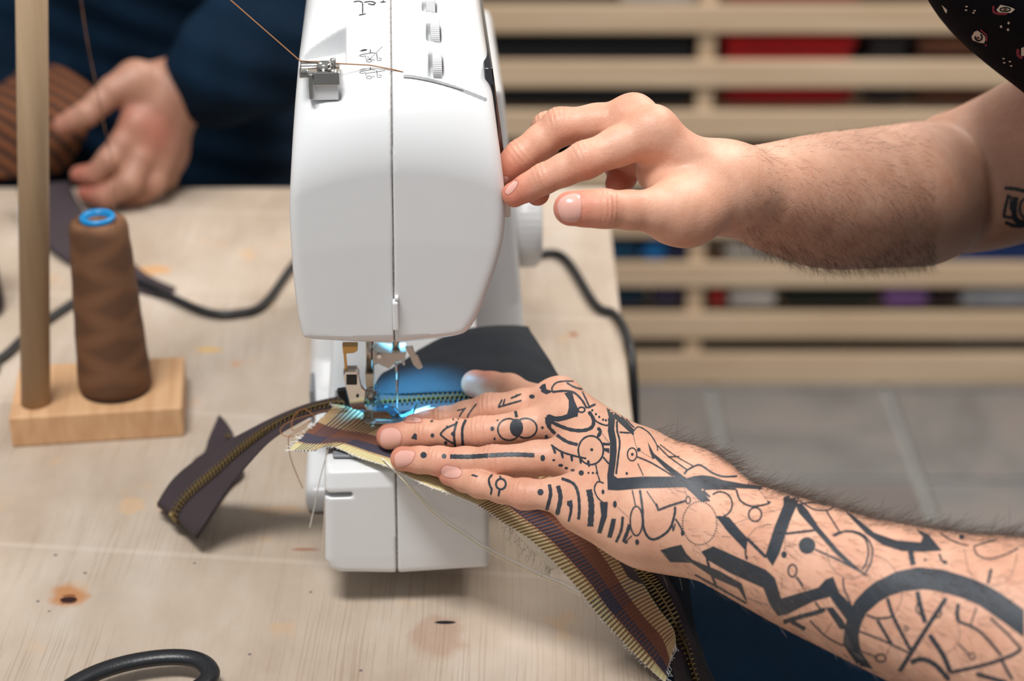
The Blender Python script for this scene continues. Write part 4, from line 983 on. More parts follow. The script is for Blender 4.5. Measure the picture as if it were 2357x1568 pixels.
v.cone(A(1600, 1125, .112), A(1610, 1130, .111), .0125, .0125, .014)      # wrist bone
# thumb
v.finger([A(1094, 884, .0930), A(1172, 899, .0960), A(1290, 955, .0980), A(1440, 1060, .0990)], [.0072, .0080, .0098, .0140], .012, .0015)
red = []
FG = {
 'index': ([(952, 980, .0912), (1020, 969, .0945), (1125, 944, .1010)], 'i', [.0058, .0063, .0075, .0092]),
 'middle': ([(896, 1005, .0905), (980, 1001, .0945), (1108, 998, .1005)], 'm', [.0064, .0068, .0075, .0092]),
 'ring': ([(927, 1056, .0900), (1010, 1062, .0935), (1135, 1064, .0985)], 'r', [.0060, .0065, .0073, .0090]),
 'little': ([(1034, 1093, .0885), (1105, 1116, .0915), (1206, 1138, .0950)], 'p', [.0052, .0058, .0066, .0085])}
for nm, (ps, mk, rd) in FG.items():
    P = [A(*p) for p in ps] + [MC[mk]]
    v.finger(P, rd, .011, .0008, crease=((1, .0004), (2, .0006)), up=UP)
    red += [(P[0], .011, .7), (P[1], .006, .35), (P[2], .008, .45), (P[3], .010, .35)]
red += [(A(1094, 884, .093), .014, .8)]
for mk in ('i', 'm', 'r'): v.ball(MC[mk] + (0, 0, .0008), .0098, .006)
PL_, QL, NL = v.mesh(2)
# --- right arm reaching to the machine head
w = Vox((-.030, .690, .085), (.330, 1.040, .300), .0010)
Wr = D(1668, 432, .878)
MR = {'i': D(1502, 303, .860), 'm': D(1458, 272, .872), 'r': D(1436, 290, .890), 'p': D(1446, 335, .904)}
CB = D(1632, 405, .872)
w.cone(MR['i'], D(1632, 402, .866), .0098, .0115, .006); w.cone(MR['m'], D(1636, 400, .876), .0088, .0115, .006); w.cone(MR['r'], D(1640, 408, .890), .0088, .0115, .006); w.cone(MR['p'], D(1635, 435, .898), .0088, .0120, .006)
w.cone(D(1540, 390, .872), D(1620, 430, .876), .0110, .0145, .008)
w.cone(D(1520, 380, .890), D(1610, 430, .888), .0105, .0150, .008)
w.cone(D(1632, 424, .874), Wr, .0140, .0172, .010); w.cone(D(1620, 455, .868), Wr, .0130, .0170, .010)
ra = [Wr, D(1765, 452, .905), D(1900, 462, .948), D(2010, 456, .985), D(2118, 447, 1.022)]
ua_ = [D(2218, 418, 1.040), D(2310, 390, 1.038), D(2480, 310, 1.02), D(2660, 180, .99)]
w.limb(ra, [.0172, .0248, .0335, .0362, .0388], .012); w.limb(ua_, [.0392, .0415, .0440, .0460], .003)
w.finger([D(1314, 480, .836), D(1392, 481, .838), D(1505, 486, .846), D(1588, 490, .858)], [.0077, .0080, .0092, .0150], .009, .0015, crease=((1, .0006),), up=np.array([0, -.7, .7]))
w.cone(D(1560, 488, .854), D(1636, 452, .868), .0138, .0135, .008)
w.cone(D(1500, 400, .870), D(1580, 450, .866), .0060, .0120, .010)
RG = {'index': ([(1184, 448, .862), (1252, 412, .858), (1345, 370, .855)], 'i', [.0058, .0064, .0080, .0100], .0010),
      'middle': ([(1160, 398, .880), (1200, 360, .878), (1290, 292, .876)], 'm', [.0062, .0072, .0083, .0088], .0010),
      'ring': ([(1237, 446, .905), (1236, 392, .905), (1262, 296, .900)], 'r', [.0058, .0066, .0074, .0090], .0010),
      'little': ([(1420, 425, .905), (1435, 405, .912), (1400, 340, .915)], 'p', [.0055, .0060, .0070, .0085], .0010)}
for nm, (ps, mk, rd, kt) in RG.items():
    P = [D(*p) for p in ps] + [MR[mk]]
    w.finger(P, rd, .010, kt, crease=((1, .0005), (2, .0006)), up=np.array([0, -.55, .83]))
    red += [(P[0], .013, .8), (P[1], .009, .5), (P[2], .009, .4), (P[3], .010, .4)]
for mk in ('i', 'm'): w.ball(MR[mk] + (0, -.0005, .0012), .0092, .005)
red += [(D(1314, 480, .836), .016, .8), (D(1392, 481, .830), .010, .35), (D(1462, 468, .838), .004, .5)]
PR_, QR, NR2 = w.mesh(2)
# --- trunk, neck, upper arms, coarse, under the shirt
b = Vox((.14, .45, -.16), (.80, 1.30, .56), .008)
b.cone((.43, .80, -.08), (.425, .80, .30), .125, .140, .04); b.cone((.45, .64, .40), (.45, .98, .40), .075, .075, .06); b.cone((.45, .80, .38), (.43, .80, .50), .065, .055, .03)
b.chain([np.array(A(2600, 1550, .098)), np.array((.45, .62, .24)), np.array((.46, .62, .40))], [.044, .05, .06], .03)
b.chain([D(2660, 180, .99), np.array((.43, .97, .37))], [.046, .058], .03)
PB, QB, NB = b.mesh(1)
P = np.concatenate([PL_, PR_, PB]); Q = np.concatenate([QL, QR + len(PL_), QB + len(PL_) + len(PR_)]); NN = np.concatenate([NL, NR2, NB])
tint = np.zeros(len(P))
for c_, r_, a_ in red: tint = np.maximum(tint, a_ * np.exp(-((P - c_) ** 2).sum(1) / (r_ * r_)))
body = npobj('body', P, Q, 'skin', pr, NN, tint); wpart(body, pr)
TB = BVHTree.FromPolygons([tuple(x) for x in P.tolist()], Q.tolist())
# --- nails
nk = Ink(TB, .00015); plain('cuticle', S(190, 112, 96), .5)
def nail(pts):
    nk.line(9, pts, closed=True); c_ = nk.build('nail_fold', 'cuticle', pr)
    nk.fill(pts, smooth=True, dome=.0005); o = nk.build('fingernail', 'nail', pr)
    if o: o['label'] = 'pink fingernail'
    if o and c_: c_.parent = o; c_.matrix_parent_inverse = Matrix.Identity(4)
nk.page(850, 820, 3.92)
nail([(100, 720), (125, 665), (190, 645), (255, 660), (288, 710), (285, 770), (250, 822), (190, 842), (130, 825), (102, 780)])
nail([(230, 900), (275, 858), (340, 850), (400, 862), (408, 900), (375, 960), (310, 995), (250, 1002), (232, 955)])
nail([(645, 1035), (680, 990), (740, 990), (810, 1010), (832, 1050), (810, 1090), (740, 1098), (670, 1080)])
nail([(318, 575), (340, 550), (400, 548), (460, 562), (478, 590), (420, 600), (330, 598)])
nk.page(1100, 200, 3.364)
nail([(212, 815), (240, 765), (290, 722), (310, 738), (290, 785), (250, 825), (222, 832)])
nail([(618, 930), (640, 870), (700, 835), (770, 828), (795, 870), (798, 960), (780, 1035), (720, 1048), (650, 1025)])
nail([(190, 705), (215, 690), (240, 705), (225, 735), (200, 748)])

# ------------------------------------------------------------------ tattoos
k = Ink(TB, .00010); k.fat = 1.22
k.page(850, 820, 3.92)
l, dt, ds, rg_, fl_ = k.line, k.dots, k.disc, k.ring, k.fill
# index
l(14, [(1165, 460), (1200, 390)]); l(14, [(1160, 462), (1375, 400)]); l(13, [(1205, 450), (1225, 385)]); l(13, [(1275, 382), (1372, 342)]); l(12, [(1318, 376), (1330, 345)])
l(14, [(1275, 495), (1365, 465)]); l(22, [(1316, 482), (1330, 552)], taper=False); l(20, [(562, 560), (565, 597)], taper=False); l(16, [(750, 572), (822, 560)]); l(12, [(800, 576), (830, 515), (872, 465)]); l(10, [(790, 492), (862, 475)])
l(10, [(880, 548), (905, 562)]); l(11, [(885, 545), (920, 490), (968, 430)]); ds((1468, 365), 26, 19)
# middle
fl_([(376, 742), (408, 694), (430, 706), (430, 756)]); ds((570, 715), 17, 19); l(14, [(640, 705), (690, 655), (790, 608)]); l(14, [(640, 705), (700, 755), (772, 792)]); l(18, [(792, 588), (765, 700), (776, 820)]); l(20, [(872, 574), (840, 660), (845, 816)])
fl_([(733, 700), (752, 680), (776, 690), (776, 716), (750, 722)]); ds((705, 640), 15, 13); ds((690, 782), 16, 16)
rg_(12, (1262, 662), 102, 97); rg_(13, (1412, 650), 100, 88); ds((1328, 645), 60, 80, n=24); ds((1110, 655), 18, 21); ds((1130, 745), 10, 13); ds((1158, 580), 9, 8); ds((1562, 645), 13, 13); ds((1598, 730), 15, 22)
# ring
ds((490, 893), 29, 28); ds((675, 903), 22, 22); l(32, [(730, 906), (900, 908), (1100, 896), (1300, 888), (1490, 895)], taper=False); ds((1565, 920), 21, 28)
l(14, [(1640, 800), (1730, 860), (1850, 900), (1960, 925)])
for a, b_ in (((1655, 806), (1680, 880)), ((1735, 860), (1748, 922)), ((1825, 890), (1830, 950)), ((1905, 910), (1910, 970)), ((1975, 940), (1985, 1000))): l(19, [a, b_])
for x, y, a, b_ in ((1665, 938, 14, 10), (1728, 985, 22, 13), (1778, 1010, 16, 11), (1835, 1030, 20, 12), (1913, 1055, 24, 24), (1978, 1055, 10, 10), (2018, 1055, 11, 11), (2055, 1055, 12, 12)): ds((x, y), a, b_)
# little finger, hand edge
fl_([(915, 1075), (940, 1065), (985, 1084), (960, 1093)]); l(16, [(1112, 1070), (1080, 1110), (1090, 1170), (1105, 1200), (1096, 1250)]); rg_(16, (1188, 1155), 44, 47); l(14, [(1180, 1078), (1186, 1110)]); l(16, [(1178, 1200), (1165, 1266)]); ds((1545, 1228), 28, 29)
l(26, [(1625, 1158), (1636, 1250), (1600, 1392)]); l(32, [(1703, 1170), (1726, 1280), (1695, 1432)]); fl_([(1785, 1310), (1830, 1298), (1838, 1350), (1830, 1420), (1808, 1495), (1790, 1490), (1808, 1400), (1806, 1362), (1785, 1345)])
l(22, [(1735, 1105), (1840, 1150), (1885, 1240), (1896, 1380), (1888, 1475)]); l(44, [(1983, 1205), (2005, 1350), (1995, 1536)], taper=False)
# knuckles
fl_([(1535, 285), (1560, 258), (1590, 248), (1600, 300), (1660, 318), (1600, 346), (1555, 325)]); l(16, [(1650, 325), (1760, 315), (1850, 332), (1920, 400), (1962, 472)])
fl_([(1760, 335), (1830, 320), (1850, 400), (1890, 490), (1880, 548), (1780, 545), (1800, 470), (1800, 400)])
fl_([(1600, 535), (1625, 525), (1680, 545), (1740, 540), (1800, 518), (1880, 515), (1872, 545), (1780, 575), (1700, 592), (1642, 578), (1642, 650), (1598, 605)])
l(24, [(1600, 550), (1612, 622), (1680, 700), (1780, 770), (1882, 800)]); l(26, [(1640, 590), (1720, 630), (1820, 665), (1930, 672), (2010, 640), (2022, 570), (1980, 500)])
rg_(13, (2000, 850), 113, 130); ds((2008, 845), 14, 14); l(12, [(1652, 315), (1650, 285), (1690, 240), (1780, 226), (1880, 236), (1945, 285)]); l(14, [(1780, 240), (1850, 280), (1922, 300)]); l(13, [(1930, 240), (1925, 320), (1960, 400), (1982, 452)])
rg_(12, (1915, 485), 30, 23); l(18, [(1968, 468), (2042, 434)]); l(12, [(1985, 500), (2050, 590), (2152, 626), (2160, 560)])
for x, y in ((2012, 490), (2045, 525), (2075, 550), (2110, 575), (2135, 580)): ds((x, y), 10, 11)
l(24, [(2060, 648), (2087, 682), (2060, 732)]); dt(9, [(2095, 690), (2130, 740), (2170, 785)])
# back of the hand
k.page(1200, 850, 3.92)
fl_([(715, 262), (790, 330), (900, 415), (1015, 545), (1015, 605), (845, 448), (838, 540), (858, 640), (862, 740), (850, 860), (836, 960), (870, 985), (1100, 970), (1400, 970), (1480, 975), (1480, 1066), (1100, 1076), (870, 1095), (780, 1090), (776, 960), (798, 800), (802, 660), (780, 560), (792, 450), (768, 350)])
l(14, [(862, 470), (866, 560), (888, 660), (874, 800), (856, 950)]); fl_([(728, 712), (795, 715), (795, 760), (745, 735)]); l(20, [(725, 675), (800, 680)]); l(13, [(735, 790), (795, 860)]); l(10, [(672, 860), (690, 950), (715, 1025)])
fl_([(1140, 655), (1195, 760), (1300, 845), (1400, 920), (1490, 985), (1560, 965), (1640, 958), (1720, 968), (1810, 1000), (2000, 1035), (2340, 1080), (2340, 1098), (2000, 1076), (1800, 1070), (1620, 1082), (1708, 1192), (1620, 1196), (1520, 1100), (1470, 1060), (1380, 965), (1300, 900), (1205, 805), (1185, 815), (1158, 740)])
l(10, [(720, 265), (880, 370), (960, 470), (1020, 530)]); dt(10, [(1015, 615), (1035, 690), (1075, 740), (1180, 805)]); rg_(10, (1000, 770), 42, 58); ds((1002, 770), 13, 14); ds((1060, 728), 18, 18); l(12, [(1045, 792), (1180, 850), (1370, 965)]); l(8, [(1050, 850), (1102, 962)]); ds((952, 942), 12, 14); l(12, [(885, 570), (982, 577)]); l(9, [(1012, 560), (1060, 522), (1150, 575), (1220, 680), (1230, 740)])
l(10, [(1230, 690), (1330, 790), (1500, 912)]); l(9, [(1330, 790), (1430, 790)]); l(8, [(1250, 680), (1400, 790), (1560, 880)]); l(14, [(1470, 950), (1500, 910), (1590, 866), (1640, 880), (1730, 940), (1830, 970), (1950, 966)])
l(10, [(1000, 1090), (1020, 1180), (1030, 1232)]); rg_(12, (1038, 1370), 55, 132); l(18, [(1070, 1090), (1092, 1250), (1102, 1420), (1140, 1510), (1200, 1535), (1290, 1490), (1350, 1420), (1385, 1300), (1386, 1240)]); l(9, [(1130, 1100), (1220, 1232)]); l(17, [(1215, 1210), (1236, 1272), (1340, 1232), (1490, 1186)], smooth=False); rg_(9, (1505, 1182), 20, 32); dt(9, [(1470, 1080), (1485, 1120), (1495, 1150)])
dt(15, [(1610 + 155 * math.cos(a * .3142), 1390 + 195 * math.sin(a * .3142)) for a in range(20)], 24, closed=True); rg_(12, (1795, 1220), 108, 112, -130, 75); l(12, [(1630, 1100), (1700, 1150), (1650, 1090), (1780, 1080), (1940, 1085)])
fl_([(708, 1200), (782, 1198), (774, 1330), (722, 1482), (685, 1476), (722, 1320)]); fl_([(815, 1348), (856, 1350), (842, 1430), (815, 1522), (775, 1516)]); l(20, [(916, 1330), (902, 1450), (855, 1562)]); ds((845, 1220), 18, 32); dt(9, [(872, 1250), (915, 1290), (965, 1335)]); l(11, [(745, 1030), (690, 1018), (660, 1080), (690, 1160), (750, 1212)]); ds((738, 1108), 14, 22); l(26, [(975, 1400), (960, 1460), (920, 1560)]); l(9, [(1000, 1500), (950, 1550)]); ds((945, 1560), 16, 16); ds((1045, 1560), 18, 26)
l(13, [(1390, 1350), (1440, 1430), (1460, 1500)]); ds((1455, 1480), 16, 26); l(10, [(1365, 1380), (1370, 1460), (1390, 1390)])
l(14, [(1940, 1090), (1980, 1190), (2090, 1240), (2230, 1215)]); fl_([(2212, 1182), (2256, 1200), (2230, 1226)]); rg_(13, (2110, 1312), 58, 62); dt(9, [(2170, 1300), (2260, 1285), (2352, 1262)]); dt(9, [(1930, 1392), (1990, 1370), (2052, 1350)]); dt(9, [(2145, 1090), (2180, 1135), (2215, 1182)]); dt(11, [(2050, 1510), (2130, 1430), (2260, 1400)])
# forearm
k.page(1400, 1050, 3.92)
fl_([(972, 545), (1000, 540), (1090, 552), (1200, 680), (1262, 745), (1245, 862), (1190, 800), (1080, 685)]); l(24, [(1255, 745), (1330, 820), (1425, 915)]); l(14, [(1242, 790), (1240, 905)]); ds((1248, 915), 12, 22); dt(12, [(1030, 728), (1070, 728), (1100, 735)])
fl_([(1580, 375), (1660, 345), (1725, 385), (1700, 450), (1640, 590), (1545, 880), (1485, 992), (1418, 900), (1500, 640), (1582, 440)]); fl_([(1690, 440), (1745, 430), (1800, 490), (1900, 640), (2080, 850), (2295, 1052), (2200, 1012), (2050, 880), (1880, 690), (1720, 515)])
l(18, [(1600, 702), (1870, 670)]); ds((1795, 808), 75, 75, n=28); l(14, [(1865, 842), (2120, 960), (2340, 1078)]); ds((1587, 890), 26, 32); dt(9, [(1596, 740), (1594, 800), (1590, 862)]); rg_(13, (1663, 1035), 38, 55); l(16, [(1697, 1088), (1758, 1176)]); l(14, [(2025, 720), (2090, 690), (2200, 685), (2310, 740), (2348, 850), (2330, 960), (2290, 1030)]); l(11, [(1720, 400), (1850, 480), (1980, 490), (2040, 450)]); l(12, [(1970, 500), (2090, 690)]); l(11, [(1700, 440), (1850, 420), (1990, 450)])
fl_([(470, 850), (560, 822), (660, 800), (705, 880), (760, 935), (1000, 1035), (1205, 1150), (1255, 1310), (1235, 1300), (1175, 1195), (950, 1095), (750, 962), (560, 957)])
fl_([(840, 862), (950, 815), (1150, 905), (1420, 1025), (1505, 1100), (1562, 1285), (1900, 1185), (1960, 1115), (2030, 1090), (2085, 1230), (2200, 1345), (2300, 1450), (2250, 1560), (2150, 1480), (2000, 1270), (1850, 1312), (1610, 1430), (1530, 1442), (1460, 1345), (1400, 1190), (1100, 1055), (890, 932)])
l(18, [(890, 925), (930, 1060), (980, 1190)]); l(34, [(1580, 1500), (1750, 1445), (1850, 1420), (1960, 1382)]); fl_([(1960, 1365), (2030, 1365), (2120, 1480), (2160, 1568), (2090, 1560)]); l(14, [(780, 1070), (1000, 1190), (1250, 1330)]); dt(13, [(1270, 1285), (1360, 1320), (1450, 1345)]); dt(12, [(1975, 850), (2000, 980), (2100, 1080), (2200, 1105), (2300, 1070)]); l(13, [(2120, 1100), (2130, 1200), (2190, 1330)]); l(13, [(1870, 1315), (1920, 1390)]); dt(9, [(1565, 1110), (1568, 1160), (1560, 1200)])
k.page(1757, 1168, 3.92)
fl_([(720, 20), (830, 90), (1000, 230), (1200, 300), (1420, 318), (1440, 270), (1375, 200), (1490, 245), (1612, 392), (1450, 402), (1250, 396), (1080, 342), (930, 242), (820, 130)]); l(40, [(1328, 398), (1352, 522)], taper=False)
fl_([(720, 1240), (735, 1080), (770, 960), (830, 840), (920, 745), (1000, 680), (1200, 580), (1400, 542), (1600, 560), (1760, 605), (1900, 650), (2030, 710), (2150, 780), (2352, 925), (2352, 1175), (2200, 1060), (1950, 885), (1820, 828), (1700, 790), (1560, 755), (1450, 740), (1250, 762), (1140, 800), (1050, 850), (930, 955), (880, 1060), (862, 1150), (868, 1240), (892, 1320), (990, 1460), (850, 1425)])
for w_, p in ((26, [(1120, 820), (1180, 1000), (1330, 1290)]), (34, [(1390, 760), (1420, 900), (1462, 1042)]), (32, [(1650, 820), (1500, 1050), (1330, 1320), (1230, 1480)]), (36, [(1500, 1150), (1620, 1330), (1690, 1490)]), (28, [(1760, 870), (1750, 950), (1760, 1030)]), (22, [(1760, 1030), (1950, 1120), (2150, 1340)]), (26, [(1690, 1490), (2000, 1420), (2230, 1340), (2330, 1280)]), (18, [(2330, 1280), (2200, 1140), (2050, 1000)]), (22, [(2150, 1380), (2250, 1560)]), (14, [(870, 1120), (1100, 1210), (1330, 1320)]), (16, [(930, 970), (1030, 1002), (1160, 990)]), (24, [(1030, 1020), (1090, 1120), (1162, 1242)]), (10, [(890, 1300), (1020, 1352)]), (36, [(1330, 1400), (1430, 1370), (1550, 1420), (1680, 1560)]), (11, [(1900, 350), (1930, 430), (2040, 465), (2180, 430), (2300, 370)]), (11, [(1900, 352), (2112, 290)]), (11, [(1600, 240), (1720, 310), (1850, 350)]), (22, [(2057, 555), (2025, 692)]), (16, [(1590, 420), (1610, 480), (1652, 502)]), (14, [(640, 260), (760, 215), (900, 250), (980, 360), (970, 500), (920, 590)]), (11, [(1870, 1060), (1925, 900)]), (12, [(1760, 1230), (1860, 1330)]), (30, [(1920, 1500), (2050, 1540), (2200, 1580)]), (11, [(1395, 860), (1380, 930), (1430, 980)]), (11, [(1540, 1000), (1600, 980), (1600, 920)]), (12, [(420, 1020), (560, 1160), (720, 1250)]), (30, [(380, 1100), (250, 1030)])): l(w_, p)
rg_(12, (1060, 1360), 45, 35); rg_(10, (1885, 1345), 25, 32); rg_(9, (1290, 1095), 18, 20); ds((1640, 497), 22, 18); ds((1790, 270), 26, 24); ds((1460, 475), 12, 14)
for p in ([(1250, 770), (1240, 850), (1190, 962)], [(1730, 960), (1772, 1150), (1720, 1270), (1660, 1310)], [(1815, 390), (1850, 560), (1900, 640)], [(2290, 430), (2250, 580), (2180, 680), (2060, 710)], [(1010, 440), (1110, 480), (1190, 572)], [(620, 1040), (590, 1090), (560, 1130)], [(1150, 1250), (1120, 1310), (1100, 1350)]): dt(11, p)
o = k.build('tattoo', 'tattoo_ink', pr); o['label'] = 'black line and band tattoo on the left hand and forearm'
# small tattoo on the other upper arm
k.page(1700, 400, 3.587)
l(26, [(2195, 118), (2280, 125), (2370, 145)]); l(22, [(2230, 170), (2200, 290), (2190, 350)]); l(16, [(2250, 180), (2245, 300)]); l(40, [(2290, 190), (2275, 290), (2290, 380), (2370, 410)]); l(18, [(2370, 200), (2330, 240), (2325, 320), (2370, 380)]); l(22, [(2180, 350), (2260, 365)]); l(26, [(2200, 400), (2280, 430), (2370, 430)])
o = k.build('tattoo', 'tattoo_ink', pr); o['label'] = 'small black tattoo on the right upper arm'

# ------------------------------------------------------------------ arm hair
def hair(name, spots, mat, rad=.00005):
    gs_v, gs_f = [], []
    for p, n_, T, ln_ in spots:
        d0 = T + n_ * random.uniform(.12, .55) + RNG.normal(0, .25, 3); d0 /= np.linalg.norm(d0); pts = []
        cur = np.array(p); bend = RNG.normal(0, .25, 3) - n_ * random.uniform(.1, .5)
        for s_ in range(5):
            pts.append(cur); cur = cur + d0 * ln_ / 4; d0 = d0 + bend * .3; d0 /= np.linalg.norm(d0)
        g = tube(pts, [rad, rad, rad * .9, rad * .7, rad * .3], 3, cap=False); n0 = len(gs_v); gs_v += list(g[0]); gs_f += [tuple(i + n0 for i in q_) for q_ in g[1]]
    o = mobj(name, (gs_v, gs_f), mat, pr); wpart(o, pr); tag(o, 'fine dark arm hair', kind='stuff'); return o
def proj(Pw):
    q_ = Pw - CAM; dd = q_[:, 1] * CP - q_[:, 2] * SP; return 1178.5 + FPX * q_[:, 0] / dd, 784 - FPX * (q_[:, 1] * SP + q_[:, 2] * CP) / dd
spots = []
px_, py_ = proj(PL_); vd = CAM - PL_; vd /= np.linalg.norm(vd, axis=1)[:, None]; fac = (NL * vd).sum(1)
axis = arm[4] - arm[0]; axis /= np.linalg.norm(axis)
wgt = np.where((px_ > 1500) & (px_ < 2420), np.where((NL[:, 1] > 0.1) & (fac > -.25), np.exp(-(np.abs(fac) / .33) ** 2) * 1.0, 0.0) + np.where(fac > .2, .10, 0), 0) * np.clip((px_ - 1480) / 250, 0, 1)
for i in RNG.choice(len(PL_), 3600, p=wgt / wgt.sum()):
    up_ = np.clip(1 - abs(fac[i]) * 2, 0, 1); spots.append((PL_[i], NL[i], axis * .9 + np.array([0, .12, .1]) * (up_ + .2), random.uniform(.004, .008) + .009 * up_ * random.random()))
hair('arm_hair', spots, 'arm_hair', .00006)
spots = []
px_, py_ = proj(PR_); vd = CAM - PR_; vd /= np.linalg.norm(vd, axis=1)[:, None]; fac = (NR2 * vd).sum(1); axis = ra[3] - ra[0]; axis /= np.linalg.norm(axis)
wgt = np.where((px_ > 1690) & (px_ < 2150), np.where(fac > -.1, 1.0, 0) * (.4 + np.where(np.abs(fac) < .4, 1, 0)), 0) * np.clip((px_ - 1680) / 120, 0, 1)
for i in RNG.choice(len(PR_), 5000, p=wgt / wgt.sum()): spots.append((PR_[i], NR2[i], axis * .8 + np.array([0, 0, -.5]), random.uniform(.005, .010)))
hair('arm_hair', spots, 'arm_hair_brown', .000035)

# ------------------------------------------------------------------ clothes of the person at the machine
plain('shirt', S(9, 9, 15), 0.9, var=0.2, vscale=200, bump=.0003, bscale=900); plain('shirt_cream', S(196, 184, 166), 0.85); plain('shirt_red', S(120, 24, 44), 0.85); plain('shirt_brown', S(90, 60, 40), .85)
for m_ in ('shirt',): MATS[m_].node_tree.nodes['Principled BSDF'].inputs['Specular IOR Level'].default_value = 0.08
weave('jeans', S(4, 22, 38), S(7, 32, 50), 2600); MATS['jeans'].node_tree.nodes['Principled BSDF'].inputs['Specular IOR Level'].default_value = 0.1
s = Vox((.13, .42, -.20), (.82, 1.32, .60), .006)
sc_ = D(2550, -222, .905); s.cone(sc_, D(2900, -300, .92), .092, .12, .05)
s.cone((.425, .80, -.14), (.425, .80, .30), .165, .158, .06); s.cone((.45, .64, .40), (.45, .98, .40), .092, .092, .06)
s.cone((.46, .62, .40), (.45, .60, .24), .085, .078, .04); s.cone((.43, .97, .37), D(2800, 40, .96), .085, .075, .04)
cr = s.ax; s.a += (0.002 * np.sin(cr[0][:, None, None] * 70 + cr[2][None, None, :] * 110) * np.sin(cr[2][None, None, :] * 50 + cr[1][None, :, None] * 60)).astype(np.float32)
s.a = np.maximum(s.a, (s.ax[2][None, None, :] - .47)); P, Q, N = s.mesh(2)
so = npobj('shirt', P, Q, 'shirt', pr, N); wpart(so, pr); so['label'] = 'near-black shirt printed with small cream and red motifs'
TS = BVHTree.FromPolygons([tuple(x) for x in P.tolist()], Q.tolist())
m1, m2, m3 = Ink(TS, .0002), Ink(TS, .0003), Ink(TS, .00025)
for m_ in (m1, m2, m3): m_.page(1700, 0, 3.587)
m1.fill([(1925, 300), (1950, 260), (1975, 250), (2035, 295), (2040, 325), (2030, 355), (1990, 350), (1935, 330)]); m1.fill([(2130, 80), (2165, 38), (2240, 55), (2285, 75), (2250, 105), (2150, 102)]); m1.fill([(2335, 395), (2360, 385), (2370, 460), (2335, 460)]); m1.fill([(1680, 40), (1725, 80), (1720, 110), (1705, 95)])
for x, y in ((2232, 188), (2170, 218), (2227, 243)): m1.disc((x, y), 10, 11)
for x, y in ((1885, 52), (1880, 82), (1952, 86), (1942, 104), (2190, 482), (2195, 516), (2242, 506), (2253, 542)): m1.disc((x, y), 11, 6)
o = m1.build('cream_print', 'shirt_cream', pr)
m2.ring(13, (1985, 305), 28, 28, -60, 200); m2.ring(10, (2205, 76), 42, 16)
o = m2.build('dark_print', 'shirt', pr); m2.disc((1980, 310), 14, 12); m2.disc((2205, 76), 18, 10); m2.build('brown_print', 'shirt_brown', pr)
m3.line(14, [(1998, 242), (2020, 262), (2050, 290), (2048, 340)]); m3.disc((2045, 370), 10, 9); m3.line(20, [(2108, 45), (2110, 95), (2150, 110), (2220, 112)]); m3.line(26, [(2310, 400), (2312, 455), (2350, 475)]); m3.build('red_print', 'shirt_red', pr)
j = Vox((.02, .50, -.745), (.78, 1.16, .0), .008)
for y0 in (.70, .92):
    j.chain([np.array((.50, .80 + (y0 - .80) * .55, -.19)), np.array((.13, y0, -.155)), np.array((.10, y0 + .01, -.36)), np.array((.14, y0 + .01, -.66))], [.115, .072, .062, .055], .03)
j.cone((.50, .74, -.20), (.50, .86, -.20), .135, .135, .05)
P, Q, N = j.mesh(2); jo = npobj('jeans', P, Q, 'jeans', pr, N); wpart(jo, pr); jo['label'] = 'blue jeans below the table edge'
plain('shoe_black', S(30, 30, 32), .5)
for y0 in (.71, .93):
    g = lathe([(.0001, 0), (.03, .004), (.044, .03), (.046, .10), (.047, .19), (.040, .25), (.0001, .275)], 16, 'x'); g = [(x * -1, y, zz * (.8 if zz > 0 else .55)) for x, y, zz in g[0]], g[1]
    o = mobj('shoe', moved(g, (.20, y0, FZ + .026)), 'shoe_black', pr, smooth=True); wpart(o, pr)
# stool
stl = empty('stool', (.52, .80, FZ), label='dark round stool under the person at the machine', cat='stool')
plain('stool_black', S(34, 32, 32), .6)
mobj('seat', lathe([(.0001, .350), (.15, .350), (.165, .360), (.165, .388), (.15, .398), (.0001, .400)], 32), 'stool_black', stl, smooth=True)
for a in range(4):
    x, y = math.cos(a * 1.571 + .78), math.sin(a * 1.571 + .78); mobj('leg', cyl((.15 * x, .15 * y, .001), (.11 * x, .11 * y, .351), .014), 'stool_black', stl, smooth=True)

# ------------------------------------------------------------------ person at the far side of the table
plain('sweater', S(8, 27, 44), .9, var=.35, vscale=20, bump=.0006, bscale=500)
MATS['sweater'].node_tree.nodes['Principled BSDF'].inputs['Specular IOR Level'].default_value = 0.1
q2 = empty('person', (-.36, 1.58, FZ), label='person in a navy sweater beyond the table, one hand working brown cloth', cat='person')
bpy.context.view_layer.update()
h = Vox((-.42, 1.20, .0), (-.10, 1.60, .24), .0018)
DD = 1.40
Wb = D(365, 235, DD + .02)
MB_ = {'i': D(318, 285, DD), 'm': D(352, 305, DD + .005), 'r': D(378, 330, DD + .015), 'p': D(392, 355, DD + .03)}
for kx in MB_: h.cone(MB_[kx], Wb, .0115, .019, .010)
h.cone(D(315, 180, DD), D(370, 215, DD + .02), .012, .019, .010); h.cone(D(360, 240, DD + .015), D(395, 315, DD + .03), .018, .013, .010)
h.cone(Wb, D(500, 165, DD + .03), .023, .028, .014)
for ps, mk, rd in (([(182, 402, DD), (220, 402, DD - .004), (252, 368, DD - .008)], 'i', [.0066, .0076, .0090, .0110]), ([(198, 445, DD + .004), (245, 452, DD - .002), (298, 420, DD - .006)], 'm', [.0068, .0078, .0092, .0110]),
                   ([(250, 466, DD + .03), (300, 462, DD + .02), (352, 420, DD + .01)], 'r', [.0075, .0088, .0100, .0120]), ([(300, 455, DD + .05), (340, 445, DD + .045), (380, 410, DD + .035)], 'p', [.0065, .0075, .0090, .0110])):
    h.finger([D(*p) for p in ps] + [MB_[mk]], rd, .012, .002)
